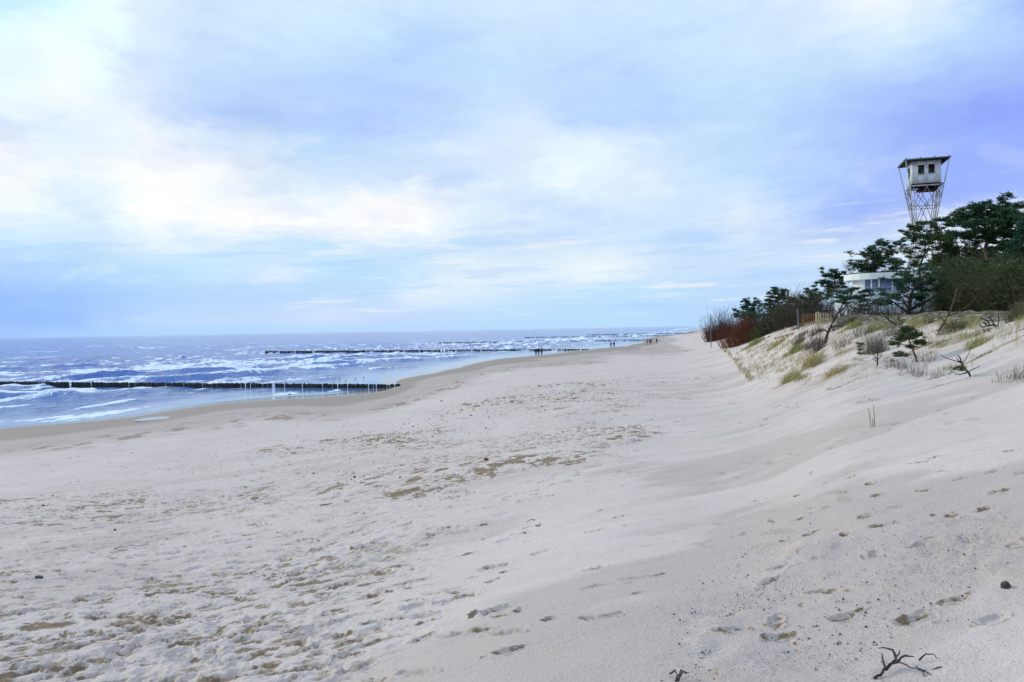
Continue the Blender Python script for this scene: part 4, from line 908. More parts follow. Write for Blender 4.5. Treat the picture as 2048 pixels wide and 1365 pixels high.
def pine(name, base, D, trunk, pads, label, cat='pine tree', mat=None, tuft=0.26, k=11.0, group='pines along the dune', r=0.14, seed=1, depth=0.9, bark=None, extra=(), dens=1.0):
    """base: photo column of the foot; trunk: [(px, py)...] up the stem; pads: [(px, py, half width, half height)] foliage masses in photo pixels at depth D."""
    rr = np.random.default_rng(seed); b = foot(base, D); t = thing(name, b, label, cat, group)
    tp = [np.array([0, 0, -.3])] + [at(px, py, D) - b + np.array([0, rr.normal(0, .25), 0]) for px, py in trunk]
    m = MB(); fine = [tp[0]]
    for i in range(len(tp) - 1): fine += bend(tp[i], tp[i + 1], 3, rr, .03)[1:]
    n = len(fine); m.tube(fine, [r * (1 - .75 * i / (n - 1)) for i in range(n)], 8)
    stem = np.array(fine); st = Sticks(); P = []; S = []; T = []
    sc = D / F
    for px, py, rx, ry in pads:
        rx, ry = rx * 1.12, ry * 1.55 + 1.0
        c = at(px, py, D) - b; rx_, ry_ = rx * sc, ry * sc; rd = rx_ * depth; c[1] += rr.normal(0, rd * .6)
        q = stem[np.argmin(np.linalg.norm((stem - c) * np.array([1, 1, 1.4]) + np.array([0, 0, .35 * rx_ + .3]), axis=1))]
        br = bend(q, c - np.array([0, 0, ry_ * .5]), 4, rr, .06); st.line(br, max(.022, r * .30), .016, .3)
        cnt = int(dens * .92 * k * (rx_ * ry_ + .3 * rx_ * rd) / (tuft * tuft) * .62) + 8
        nsub = max(4, int(4 + rx_ * ry_ * 4.0)); subs = rr.normal(0, .55, (nsub, 3)).clip(-1.0, 1.0); ss = rr.uniform(.28, .52, nsub)
        for sb in subs: st.line(bend(br[rr.integers(2, 5)], c + sb * np.array([rx_, rd, ry_]), 3, rr, .08), .018, .008, .4)
        wh = rr.integers(0, nsub, cnt); d = rr.normal(size=(cnt, 3)); d /= np.linalg.norm(d, axis=1)[:, None]; d *= rr.random((cnt, 1)) ** .45
        p = subs[wh] + d * ss[wh][:, None] * np.array([1.0, 1.0, .85]); P.append(c + p * np.array([rx_, rd, ry_])); S.append(rr.uniform(.7, 1.15, cnt) * tuft)
        T.append(np.clip(.42 + .16 * rr.normal(size=cnt) + .22 * rr.normal(size=nsub)[wh], 0, 1))
    for pts, ra in extra: m.tube(np.array([at(x, y, D + dd) - b for x, y, dd in pts]), np.linspace(ra, ra * .35, len(pts)), 6)
    m.build('trunk', bark or M_BARK, t, True)
    st.build('branches', bark or M_DKBARK, t)
    v, f, tt = scatter(np.concatenate(P), np.concatenate(S), rr, np.concatenate(T)); make_mesh('crown', v, f, mat or M_PINE, t, False, {'tint': tt})
    return t

def twig_shrub(px0, px1, D, dd, height, n, mat, label, name='shrub', cat='shrub', group=None, r=.012, seed=1, lean=(0, 0), spread=.5, forks=3, base_py=None, hvar=.5, dome=True, leafy=None, wob=.05):
    rr = np.random.default_rng(seed); xm = (px0 + px1) / 2; c = foot(xm, D); hw = (px1 - px0) / 2 * D / F
    s = Sticks()
    for i in range(n):
        u, w = rr.uniform(-1, 1, 2); x, y = c[0] + u * hw * .72, c[1] + w * dd; z = float(H(x, y)); h = height * (1 - (hvar * rr.random())) * (1 - (.45 * u * u if dome else 0))
        top = np.array([x + u * hw * .36 + lean[0] * h + rr.normal(0, spread * h * .25), y + lean[1] * h + rr.normal(0, spread * h * .25), z + h])
        pts = bend((x, y, z - .05), top, 4, rr, wob); t = np.clip(rr.normal(.45, .25), 0, 1); s.line([q - c for q in pts], r, r * .4, t)
        for k in range(forks):
            q = pts[rr.integers(1, 5)]; l = h * rr.uniform(.18, .42); e = q + np.array([rr.normal(0, .5) * l, rr.normal(0, .5) * l, l * rr.uniform(.5, 1)]); s.line([a - c for a in bend(q, e, 2, rr, .06)], r * .6, r * .3, np.clip(t + rr.normal(0, .15), 0, 1))
    if leafy is None:
        o = s.build(name, mat); o.location = c; return tag(o, label, cat, group)
    t = thing(name, c, label, cat, group); s.build('stems', mat, t)
    lm, cnt, sz, zlo = leafy; P = []
    for i in range(cnt):
        u, w = rr.normal(0, .45, 2).clip(-1, 1); x, y = c[0] + u * hw, c[1] + w * dd; z = float(H(x, y)) + height * (zlo + (1 - zlo) * rr.random()) * (1 - .5 * u * u); P.append((x - c[0], y - c[1], z - c[2]))
    v, f, tt = scatter(np.array(P), rr.uniform(.6, 1.2, cnt) * sz, rr, np.clip(rr.normal(.45, .22, cnt), 0, 1)); make_mesh('foliage', v, f, lm, t, False, {'tint': tt})
    return t
def bare_tree(px, D, top_py, rx, label, seed, mat, group=None, r=.09, levels=4, name='bare_tree', base_py=None):
    rr = np.random.default_rng(seed); b = foot(px, D); h = at(px, top_py, D)[2] - b[2]; W = rx * D / F; t = thing(name, b, label, 'bare tree', group); s = Sticks(); tr = Sticks()
    def grow(p, d, l, ra, lev):
        pts = [p]; 
        for i in range(3): d = d + rr.normal(0, .10, 3) + np.array([0, 0, .05]); d /= np.linalg.norm(d); pts.append(pts[-1] + d * l / 3)
        (tr if lev == 0 else s).line(pts, ra, ra * .6, np.clip(rr.normal(.45, .2), 0, 1))
        if lev >= levels: return
        for k in range(4 if lev < 2 else 5):
            q = pts[rr.integers(1, 4)] if k else pts[-1]; nd = d * .75 + rr.normal(0, .55, 3) * np.array([W / h * 1.7 + .3, .8, .55]); nd /= np.linalg.norm(nd); nd[2] = abs(nd[2]) * .8 + .15
            grow(q, nd, l * rr.uniform(.55, .75), ra * .55, lev + 1)
    grow(np.array([0, 0, -.2]), np.array([rr.normal(0, .08), 0, 1.0]), h * .42, r, 0)
    tr.build('trunk', M_DKBARK, t, 6); s.build('crown', mat, t); return t

# ------------------------------------------------------------------ pines
pine('pine_tree', 1978, 46, [(1976,600),(1974,550),(1972,500),(1982,455),(1995,425)],
     [(1912,444,24,10),(1935,432,26,12),(1962,424,26,12),(1990,416,26,12),(2000,408,12,8),(2022,430,26,14),(1950,446,40,12),(1995,440,40,16),(2035,448,26,18),(1930,470,26,9),(2010,470,34,16),(1985,490,30,10),(2030,500,28,22),(1960,478,24,8),(1975,470,40,14),(2000,430,40,12),(2025,470,30,20),(1945,458,34,12),(2005,505,40,16)],
     'tall spreading pine with a flat dark crown and pale forked limbs, highest of the pines', seed=3, r=.2, tuft=.27, mat=M_PINE, dens=1.5,
     extra=[([(1975,556,-.4),(1976,530,-.5),(1974,512,-.5),(1972,500,-.4)],.07),([(1974,558,-.5),(1988,546,-.6),(2000,534,-.7),(2014,530,-.6),(2030,522,-.3)],.075),([(2000,536,-.6),(2012,540,-.6),(2024,536,-.5)],.04),([(2002,534,-.6),(1998,524,-.6),(1997,518,-.5)],.03)])
pine('pine_tree', 2070, 43, [(2070,600),(2066,540),(2060,480)],
     [(2046,462,20,18),(2050,490,28,22),(2036,525,30,24),(2050,560,30,24),(2075,500,34,36),(2078,560,34,36),(2095,460,30,25),(2020,540,30,20),(2030,575,34,24),(2035,500,26,20),(2045,440,20,14)],
     'dense dark pine crowding in from the edge behind the tall spreading pine', seed=4, r=.2, tuft=.28, mat=M_PINE2, dens=1.4)
pine('pine_tree', 1925, 50, [(1924,610),(1922,560),(1915,510),(1900,490)],
     [(1858,488,22,8),(1882,480,24,9),(1905,488,30,12),(1935,495,34,14),(1900,512,34,14),(1945,522,36,16),(1915,540,36,16),(1880,530,22,10),(1955,550,34,16),(1985,530,32,18),(2000,560,34,20),(1925,570,38,14),(1960,580,36,14),(1930,530,50,18),(1975,555,40,20),(1945,505,44,14),(1900,555,34,16),(1990,590,40,18),(1890,505,30,10)],
     'low broad green pine beneath the tall spreading pine', seed=5, r=.17, tuft=.28, mat=M_PINE3, dens=1.5)
pine('pine_tree', 1846, 62, [(1846,600),(1844,540),(1842,490),(1838,455)],
     [(1822,452,9,5),(1830,447,12,6),(1842,455,22,9),(1862,458,18,8),(1880,463,14,6),(1830,468,22,7),(1806,466,9,5),(1812,478,14,5),(1850,472,24,8),(1800,489,14,5),(1822,492,22,7),(1868,478,18,7),(1852,500,24,7),(1835,520,26,8),(1860,530,26,8),(1815,515,18,6),(1845,548,30,9),(1875,510,20,7),(1815,545,18,7)],
     'thin pine with ragged layers growing in front of the lookout tower', seed=6, r=.13, tuft=.23, k=11, mat=M_PINE3)
pine('pine_tree', 1752, 92, [(1752,600),(1752,550),(1754,515),(1756,498)],
     [(1756,493,16,6),(1738,497,12,6),(1768,498,16,7),(1750,505,26,9),(1776,511,18,9),(1730,512,12,6),(1755,520,34,9),(1712,529,16,5),(1730,532,24,7),(1770,528,22,8),(1785,522,12,8),(1757,538,30,8),(1720,540,20,5)],
     'rounded pine rising behind the pavilion roof', seed=7, r=.2, tuft=.36, mat=M_PINE, dens=1.3)
pine('pine_tree', 1672, 90, [(1672,610),(1668,570),(1664,550)],
     [(1652,546,8,5),(1664,549,13,6),(1682,548,14,6),(1648,557,8,4),(1668,560,20,8),(1690,562,14,10),(1645,565,8,3),(1655,572,18,7),(1680,578,20,8),(1640,580,16,5),(1662,590,22,7),(1690,592,20,8)],
     'dark pine beside the rounded end of the pavilion', seed=8, r=.2, tuft=.36, mat=M_PINE, dens=1.4)
pine('pine_tree', 1556, 112, [(1556,640),(1556,600),(1555,584)],
     [(1553,577,8,4),(1560,582,14,5),(1546,585,9,4),(1568,588,9,4),(1548,594,16,5),(1562,600,20,6),(1538,602,9,4),(1545,610,22,6),(1575,608,16,7),(1560,620,24,7),(1588,600,10,5),(1592,612,16,8)],
     'conical pine with stepped boughs standing next to the mossy pole', seed=9, r=.2, tuft=.40, mat=M_PINE, dens=1.4)
pine('pine_tree', 1496, 135, [(1497,650),(1497,620),(1495,606)],
     [(1491,603,7,4),(1498,606,10,5),(1512,603,9,4),(1517,607,7,4),(1485,612,8,3),(1495,615,16,5),(1512,614,10,5),(1475,622,8,3),(1488,625,16,5),(1508,624,16,6),(1476,634,9,3),(1492,636,18,5),(1515,634,12,6)],
     'small wind shaped pine nearest the far red bushes', seed=10, r=.2, tuft=.46, mat=M_PINE2, dens=1.4)
pine('pine_tree', 1620, 84, [(1620,635),(1622,600),(1624,585)],
     [(1620,590,20,6),(1640,592,18,6),(1605,600,16,6),(1632,604,26,7),(1655,606,20,7),(1615,612,22,6),(1645,618,22,6)],
     'low olive pine behind the railings', seed=12, r=.14, tuft=.32, mat=M_PINE3, k=8)
pine('pine_tree', 1715, 60, [(1715,640),(1714,615),(1718,596)],
     [(1690,590,14,6),(1706,587,16,6),(1725,585,16,6),(1745,588,18,6),(1765,592,16,6),(1700,600,20,6),(1730,600,24,7),(1690,609,14,5),(1755,605,20,6),(1715,612,24,5),(1775,602,14,6)],
     'low wide pine covering the foot of the pavilion windows', seed=13, r=.11, tuft=.26, mat=M_PINE2, k=10, dens=1.3)
pine('pine_tree', 1815, 41, [(1815,638),(1813,615),(1815,590),(1822,565)],
     [(1785,556,14,5),(1800,562,18,7),(1825,556,22,8),(1850,560,24,9),(1868,566,18,8),(1815,575,26,9),(1845,580,28,10),(1790,580,14,6),(1870,590,20,10),(1795,596,16,6),(1830,598,26,8),(1770,602,10,4),(1860,560,20,14)],
     'gnarled many limbed pine in front of the pavilion wall', seed=14, r=.17, tuft=.20, mat=M_PINE2, k=8, bark=M_DKBARK, dens=1.2,
     extra=[([(1814,625,0),(1800,614,-.2),(1786,604,-.3),(1772,594,-.2)],.06),([(1815,622,0),(1832,612,.2),(1850,604,.3),(1874,590,.3)],.06),([(1816,618,0),(1806,600,.3),(1798,585,.3)],.05),([(1814,630,0),(1836,626,-.2),(1862,612,-.2),(1880,594,-.1)],.05),([(1810,646,-.5),(1795,652,-.7),(1782,644,-.8),(1772,634,-.8)],.07),([(1795,652,-.7),(1785,660,-.9),(1778,668,-1.0)],.04)])
# ------------------------------------------------------------------ bare trees and bushes of the dune wood
bare_tree(1700, 94, 505, 40, 'leafless purple grey tree leaning out beside the rounded pine', 21, M_PURP, r=.10)
bare_tree(1800, 96, 478, 40, 'leafless purple grey tree between the rounded pine and the tower', 22, M_PURP, r=.12)
bare_tree(1905, 70, 440, 30, 'leafless reddish tree showing behind the thin layered pine', 23, M_PURP, r=.12)
bare_tree(1600, 106, 571, 26, 'leafless reddish tree behind the low olive pine', 24, M_REDDK, r=.12)
bare_tree(1622, 102, 575, 26, 'leafless plum coloured tree beside the dark pine', 25, M_PURP, r=.12)
twig_shrub(1446, 1522, 118, 4.0, 3.6, 380, M_RED, 'rust red willow bush, brightest and nearest of the far red bushes', 'willow_bush', 'bush', 'red willow bushes', .03, 31, lean=(-.12, -.15), spread=.35, forks=3)
twig_shrub(1412, 1470, 190, 5, 4.2, 420, M_REDDK, 'dull red bush at the far end of the dune', 'willow_bush', 'bush', 'red willow bushes', .04, 32, spread=.5)
twig_shrub(1468, 1545, 150, 6, 4.6, 420, M_REDDK, 'dark red bush between the bright red willow and the small pine', 'willow_bush', 'bush', 'red willow bushes', .035, 33, spread=.5)
twig_shrub(1412, 1470, 215, 5, 7.6, 170, M_PURP, 'purple grey leafless bush rising behind the far dull red bush', 'bare_bush', 'bush', None, .04, 34, spread=.8)
twig_shrub(1520, 1580, 110, 4, 3.6, 400, M_BRUSH, 'dark brown brushwood below the conical pine', 'brush_bush', 'bush', 'brushwood on the dune crest', .025, 35, leafy=(M_PINE3, 320, .4, .3))
twig_shrub(1560, 1615, 92, 4, 3.8, 420, M_BRUSH, 'dark brown brushwood behind the rusty railing', 'brush_bush', 'bush', 'brushwood on the dune crest', .02, 36)
twig_shrub(1600, 1665, 82, 3, 2.6, 380, M_BRUSH, 'dark brushwood behind the cream railing', 'brush_bush', 'bush', 'brushwood on the dune crest', .018, 37)
twig_shrub(1500, 1570, 112, 3, 2.2, 300, M_OLIVE, 'low olive bush between the red willow and the bare sand slope', 'brush_bush', 'bush', 'brushwood on the dune crest', .022, 38, leafy=(M_PINE3, 220, .35, .1))
twig_shrub(1672, 1740, 60, 2.2, 1.5, 190, M_BRUSH, 'dark brushwood under the low wide pine', 'brush_bush', 'bush', 'brushwood on the dune crest', .013, 39)
twig_shrub(1730, 1815, 56, 2.2, 1.4, 190, M_BRUSH, 'brown brushwood left of the gnarled pine trunk', 'brush_bush', 'bush', 'brushwood on the dune crest', .012, 40)
twig_shrub(1835, 1905, 46, 2.2, 1.6, 210, M_BRUSH, 'brown brushwood between the gnarled pine and the leaning sapling', 'brush_bush', 'bush', 'brushwood on the dune crest', .011, 41)
twig_shrub(1886, 1960, 42, 1.8, 3.0, 700, M_OLIVE, 'tall olive brushwood behind the leaning bare sapling', 'brush_bush', 'bush', 'brushwood on the dune crest', .010, 42, spread=.7, forks=4, leafy=(M_PINE3, 1100, .2, .3))
twig_shrub(1940, 2020, 38, 1.8, 2.6, 700, M_OLIVE, 'tall olive brown brushwood below the pale forked limbs', 'brush_bush', 'bush', 'brushwood on the dune crest', .010, 43, spread=.7, forks=4, leafy=(M_PINE3, 900, .18, .3))
twig_shrub(2000, 2080, 34, 1.8, 2.2, 600, M_OLIVE, 'tall brown green brushwood at the landward edge of the wood', 'brush_bush', 'bush', 'brushwood on the dune crest', .010, 44, spread=.7, forks=4, leafy=(M_PINE3, 1000, .18, .25))
twig_shrub(2022, 2075, 24.5, .5, .75, 500, M_GRASSD, 'thick dull green tussock overhanging the sand slope', 'grass_tussock', 'grass tussock', None, .007, 45, lean=(-.1, -.3), spread=.6, forks=1)

# ------------------------------------------------------------------ bushes, saplings and dead wood on the sand slope
def sapling(px_pts, D, label, r, mat, limbs, name='sapling', cat='sapling', tufts=(), seed=1, tm=None, ts=.09, twigs=14, group='saplings on the sand slope'):
    rr = np.random.default_rng(seed); b = hit(*px_pts[0]); D = b[1]; t = thing(name, b, label, cat, group)
    P = lambda q: at(q[0], q[1], D + (q[2] if len(q) > 2 else 0)) - b
    m = MB(); pts = [P(q) for q in px_pts]; pts[0] = pts[0] - np.array([0, 0, .08]); m.tube(pts, np.linspace(r, r * .45, len(pts)), 6)
    m.build('trunk', mat, t)
    s = Sticks()
    for l in limbs:
        q = [P(x) for x in l]; s.line(q, r * .55, r * .22, .4)
        for i in range(max(2, twigs // max(1, len(limbs)))):
            k = rr.integers(0, len(q) - 1); a = q[k] + (q[k + 1] - q[k]) * rr.random(); d = rr.normal(0, 1, 3); d[2] = abs(d[2]) * .6; s.line(bend(a, a + d / np.linalg.norm(d) * rr.uniform(.06, .22), 2, rr, .08), r * .22, r * .1, .5)
    if limbs: s.build('branches', mat, t, 4)
    if tufts:
        V = []; S = []
        for x, y, rx, ry, n in tufts:
            c = P((x, y)); q = rr.normal(0, .5, (n, 3)) * np.array([rx, rx, ry]) * D / F; V.append(c + q); S.append(rr.uniform(.7, 1.2, n) * ts)
        v, f, tt = scatter(np.concatenate(V), np.concatenate(S), rr, np.clip(rr.normal(.5, .25, sum(len(x) for x in V)), 0, 1), .7); make_mesh('crown', v, f, tm or M_PINE3, t, False, {'tint': tt})
    return t
sapling([(1836,726),(1831,712),(1825,699),(1820,686),(1816,672),(1813,662)], 0, 'young pine with a full needle top and bare lower stem on the sand slope', .028, M_BARK,
        [[(1830,708),(1818,709,-.1),(1805,710,-.2),(1793,709,-.2)],[(1822,692),(1808,690,-.1),(1790,688,-.2)],[(1820,686),(1832,682,.1),(1842,686,.1)],[(1817,678),(1806,676),(1798,680)]], 'young_pine', 'young pine',
        [(1813,661,12,8,80),(1800,679,13,6,70),(1822,672,18,7,90),(1812,670,16,7,80),(1836,668,8,8,40),(1841,686,9,6,50),(1790,688,10,4,40),(1796,709,8,5,36),(1806,711,8,4,30),(1822,695,10,3,30),(1848,688,6,5,20)], 51, M_PINE3, .10)
sapling([(1720,710),(1720,702),(1719,695)], 0, 'knee high pine seedling with tiered sprigs next to a round grey bush', .012, M_BARK, [], 'young_pine', 'young pine', [(1720,708,8,3,24),(1720,700,7,3,22),(1722,690,6,5,26),(1715,688,5,3,10)], 52, M_PINE3, .09)
sapling([(1754.5,736),(1755,724),(1755.5,718),(1756,700)], 0, 'bare forked sapling with a dark stem standing before a round grey bush', .026, M_DKBARK, [[(1755,720),(1750,713),(1747,706)],[(1755,720),(1762,714),(1764,706)],[(1755,724),(1748,720),(1744,716)]], seed=53)
sapling([(1946,757),(1938,747),(1930,738),(1924,728),(1920,716),(1916,711)], 0, 'dead leaning sapling with a crooked fork and one green sprig', .022, M_DKBARK,
        [[(1924,727),(1910,722,-.1),(1893,717,-.2),(1880,709,-.2)],[(1924,728),(1931,720,.1),(1938,707,.2),(1941,695,.2)],[(1924,728),(1915,719),(1912,714)],[(1936,744),(1948,738,.1),(1960,733,.1)],[(1934,745),(1920,750),(1909,748)]], 'dead_sapling', 'sapling', [(1921,737,8,6,30)], 54, M_PINE3, .08)
sapling([(1650,688),(1652,680),(1655,668),(1661,655),(1668,640),(1677,625),(1685,610)], 0, 'dark dead tree trunk leaning over with one long drooping limb', .085, M_DKBARK,
        [[(1655,664),(1648,660,-.3),(1638,662,-.5),(1626,670,-.6),(1620,680,-.6)],[(1660,656),(1674,652),(1686,654)],[(1668,640),(1664,628),(1666,616)],[(1677,625),(1688,618),(1694,606)]], 'dead_tree', 'dead tree', seed=55, group=None)
sapling([(1873,672),(1880,659),(1890,643),(1898,628),(1905,610),(1911,592),(1914,576)], 0, 'tall bare sapling leaning landward with a long forked limb', .045, M_BARK,
        [[(1896,632),(1910,627),(1930,616),(1950,600)],[(1904,612),(1914,600),(1922,586)],[(1890,644),(1882,636),(1876,622)]], 'bare_sapling', 'sapling', seed=56, group=None, twigs=20)
sapling([(2000,655),(1988,650),(1975,652),(1966,644)], 0, 'fallen dark branch lying tangled on the crest under the brushwood', .045, M_DKBARK, [[(1988,650),(1984,640),(1972,632)],[(1975,652),(1965,655),(1958,648)],[(1980,651),(1975,643),(1960,636)],[(1995,654),(1998,640),(1996,626)]], 'fallen_branch', 'branch', seed=57, group=None)
sapling([(1820,640),(1803,648),(1792,650),(1777,640),(1771,633)], 0, 'black fallen limb reaching out below the gnarled pine', .06, M_DKBARK, [[(1792,650),(1784,660),(1795,668)],[(1803,648),(1796,636),(1800,628)]], 'fallen_branch', 'branch', seed=58, group=None)
def bush_at(px0, px1, pyb, hpx, n, mat, label, seed, lean=(0, 0), r=.006, name='low_bush', spread=.6, forks=3, dd=.5, group='low bushes on the sand slope', leafy=None):
    D = hit((px0 + px1) / 2, pyb)[1]
    return twig_shrub(px0, px1, D, dd, hpx * D / F * 1.1, int(n * .55), mat, label, name, 'bush', group, r, seed, lean, spread, forks, leafy=leafy)
bush_at(1730, 1772, 706, 36, 420, M_HEATH, 'round grey brown bush behind the forked sapling', 61, r=.006)
bush_at(1620, 1650, 703, 30, 300, M_HEATH, 'upright dark grey bush beside the dead leaning trunk', 62, r=.008)
bush_at(1606, 1632, 696, 16, 200, M_HEATH, 'pale grey green bush next to the upright dark bush', 63, r=.008)
bush_at(1585, 1610, 688, 18, 200, M_GRASSD, 'grey green bush above the bright grass patch', 64, r=.009)
bush_at(1780, 1808, 739, 24, 150, M_HEATH, 'wind bent heath bush below the young pine', 65, (-.4, 0), .004)
bush_at(1812, 1838, 757, 36, 130, M_HEATH, 'tall thin heath bush lowest beneath the young pine', 66, (.1, 0), .0035)
bush_at(1864, 1906, 762, 24, 170, M_HEATH, 'low heath bush between the tall thin bush and the dead sapling', 67, (.25, 0), .0035)
bush_at(2024, 2056, 757, 26, 130, M_HEATH, 'spiky heath bush near the edge of the slope', 68, (.1, 0), .0032)
bush_at(2006, 2020, 765, 18, 50, M_HEATH, 'tiny sparse heath bush beside the spiky one', 69, (0, 0), .003)
bush_at(1832, 1862, 727, 26, 90, M_HEATH, 'thin bare twigs standing beside the young pine stem', 70, (.2, 0), .004)
bush_at(1705, 1740, 672, 20, 140, M_HEATH, 'purple grey twig bush on the upper slope', 71, (-.3, 0), .007)
bush_at(1668, 1700, 696, 22, 120, M_HEATH, 'sparse twig bush beside the foot of the dead trunk', 72, (.1, 0), .006)
bush_at(1764, 1800, 672, 18, 220, M_HEATH, 'grey twig bush below the black fallen limb', 73, (.1, 0), .006)
bush_at(1596, 1614, 672, 9, 160, M_GRASSD, 'small dark bush on the bare sand under the rusty railing', 74, (.3, 0), .008)
bush_at(1618, 1646, 668, 14, 200, M_BRUSH, 'dark round bush under the cream railing', 75, (0, 0), .008)
bush_at(1664, 1720, 652, 16, 420, M_BRUSH, 'dark tangled bush at the foot of the terrace wall', 76, (0, 0), .010, dd=1.2)
bush_at(1880, 1930, 664, 14, 260, M_OLIVE, 'olive scrub around the foot of the leaning sapling', 77, (.2, 0), .006, leafy=(M_GRASSD, 60, .12, .1))
bush_at(1955, 1992, 668, 12, 160, M_HEATH, 'tangle of dead twigs below the fallen dark branch', 78, (0, 0), .006)

# ------------------------------------------------------------------ marram grass
def blades(x, y, n, h, rad, rr, lean=(.1, 0), w=.006):
    """curved blades of one tuft: two quads each."""
    a = rr.uniform(0, 2 * math.pi, n); q = rad * np.sqrt(rr.random(n)); bx, by = x + q * np.cos(a), y + q * np.sin(a); bz = H(bx, by) - .02
    hh = h * rr.uniform(.55, 1.1, n); o = rr.normal(0, .32, (n, 2)) + np.array(lean); th = rr.uniform(0, math.pi, n); sx, sy = np.cos(th) * w, np.sin(th) * w
    V = np.zeros((n, 6, 3)); 
    for k, (t, c, ww) in enumerate(((0, 0, 1.0), (.55, .35, .85), (.95, 1.0, .25))):
        cx, cy, cz = bx + o[:, 0] * hh * c, by + o[:, 1] * hh * c, bz + hh * t * (1 - .12 * c * np.hypot(o[:, 0], o[:, 1]))
        V[:, 2 * k] = np.stack([cx - sx * ww, cy - sy * ww, cz], 1); V[:, 2 * k + 1] = np.stack([cx + sx * ww, cy + sy * ww, cz], 1)
    f = np.array([(0, 1, 3, 2), (2, 3, 5, 4)])[None] + (np.arange(n) * 6)[:, None, None]
    return V.reshape(-1, 3), f.reshape(-1, 4), np.repeat(np.clip(rr.normal(.5, .25, n), 0, 1), 6)
def tuft_thing(px, py, wpx, hpx, n, mat, label, seed, lean=(.1, 0)):
    rr = np.random.default_rng(seed); p = hit(px, py); D = p[1]; V = []; Fs = []; T = []; o = 0; k = max(5, int(wpx / 1.7))
    for i in range(k):
        u = float(np.clip(rr.normal(0, .42), -1.1, 1.1)); x = p[0] + u * .5 * wpx * D / F; y = p[1] + rr.normal(0, .35)
        v, f, t = blades(x, y, n // k, hpx * D / F * (1.12 - .5 * u * u) * rr.uniform(.7, 1.1), .20, rr, lean, max(.005, .00020 * D)); V.append(v - p); Fs.append(f + o); T.append(t); o += len(v)
    ob = make_mesh('grass_tuft', np.concatenate(V), np.concatenate(Fs), mat, None, False, {'tint': np.concatenate(T)}); ob.location = p
    return tag(ob, label, 'grass tuft', 'marram grass tufts')
TL = [(1578,764,30,26,420,M_GRASS,'straw yellow tuft lowest on the slope beside the ripples'),(1604,758,20,10,240,M_GRASS,'thin straw tuft just landward of the lowest yellow tuft'),
 (1672,752,56,18,500,M_GRASS,'wide low straw yellow tuft on a small sand bank'),(1622,733,34,30,500,M_GRASS,'tall golden tuft above the small sand bank'),(1590,705,34,14,500,M_GRASSG,'bright green tuft below the grey green bush'),
 (1688,707,24,10,160,M_GRASS,'small golden tuft between the bright green tuft and the seedling'),(1720,722,18,7,90,M_GRASSG,'tiny greenish tuft before the forked sapling'),(1555,692,46,12,360,M_GRASS,'golden strip of grass above the grass line corner'),
 (1510,690,50,12,420,M_GRASSG,'yellow green tuft at the foot of the bright red willow'),(1700,658,44,16,520,M_GRASSG,'yellow green swathe under the terrace wall'),(1888,691,30,12,320,M_GRASSG,'light green tuft below the leaning sapling'),
 (1868,690,26,12,220,M_GRASSD,'dull green tuft next to the leaning sapling foot'),(1966,690,46,22,520,M_GRASSG,'wind combed light green tuft high on the bare slope'),(1974,710,12,9,90,M_GRASSD,'small dark sprig on the bare slope'),
 (1930,678,34,16,300,M_GRASS,'pale straw tuft under the olive scrub'),(1752,662,40,14,420,M_GRASSG,'yellow green grass below the brown brushwood'),(1700,735,20,10,80,M_GRASS,'sparse straw tuft behind the wide low tuft'),
 (1640,720,26,18,120,M_GRASS,'thin upright straw stems behind the tall golden tuft'),(1893,740,14,14,80,M_GRASSG,'faint green blades by the dead leaning sapling'),(1790,650,44,10,520,M_GRASSD,'dull grass along the crest by the gnarled pine'),
 (1850,648,34,9,620,M_GRASSD,'dull grass along the crest past the gnarled pine'),(1915,652,60,10,420,M_GRASSD,'dull grass fringe beneath the olive brushwood'),(1600,655,36,10,220,M_GRASSD,'dull grass fringe under the rusty railing'),(2040,640,26,26,260,M_GRASSG,'pale upright blades at the top of the tussock')]
for i, a in enumerate(TL): tuft_thing(*a[:6], a[6], 100 + i, (-.15, -.1) if i % 3 else (.2, -.1))
def carpet():
    rr = np.random.default_rng(77); V = []; Fs = []; T = []; o = 0
    def put(px, py, n, h, w=None):
        nonlocal o
        p = hit(px, py); 
        if p[1] > 400: return
        v, f, t = blades(p[0], p[1], n, h, .16, rr, (.1, -.1), max(.004, .00018 * p[1])); V.append(v); Fs.append(f + o); T.append(t); o += len(v)
    for i in range(130):                 # the grass line along the foot of the dune
        t = rr.random(); put(1443 + 62 * t + rr.normal(0, 2.5), 690 + 75 * t + rr.normal(0, 2.0), int(3 + 16 * rr.random() ** 2), .26)
    for i in range(420):                 # scattered blades over the flank
        t, s = rr.random(), rr.random(); put(1450 + 60 * t + s * (150 - 20 * t) + rr.normal(0, 3), 692 + 66 * t * (1 - .35 * s) - 8 * s + rr.normal(0, 3), 5, .28)
    for i in range(560):
        px = rr.uniform(1690, 2046)
        if vnoise(np.float64(px / 22.0), np.float64(3.3)) < 0.02: continue
        put(px, rr.normal(647, 5) + 4, 9, .32)
    for i in range(340): put(rr.uniform(1490, 2040), rr.uniform(648, 700), 6, .3)
    for i in range(80): put(rr.uniform(1500, 1760), rr.uniform(700, 770), 4, .25)
    ob = make_mesh('marram_grass', np.concatenate(V), np.concatenate(Fs), M_GRASS, None, False, {'tint': np.concatenate(T)})
    tag(ob, 'sparse dry marram grass scattered over the dune flank', 'grass', kind='stuff')
carpet()
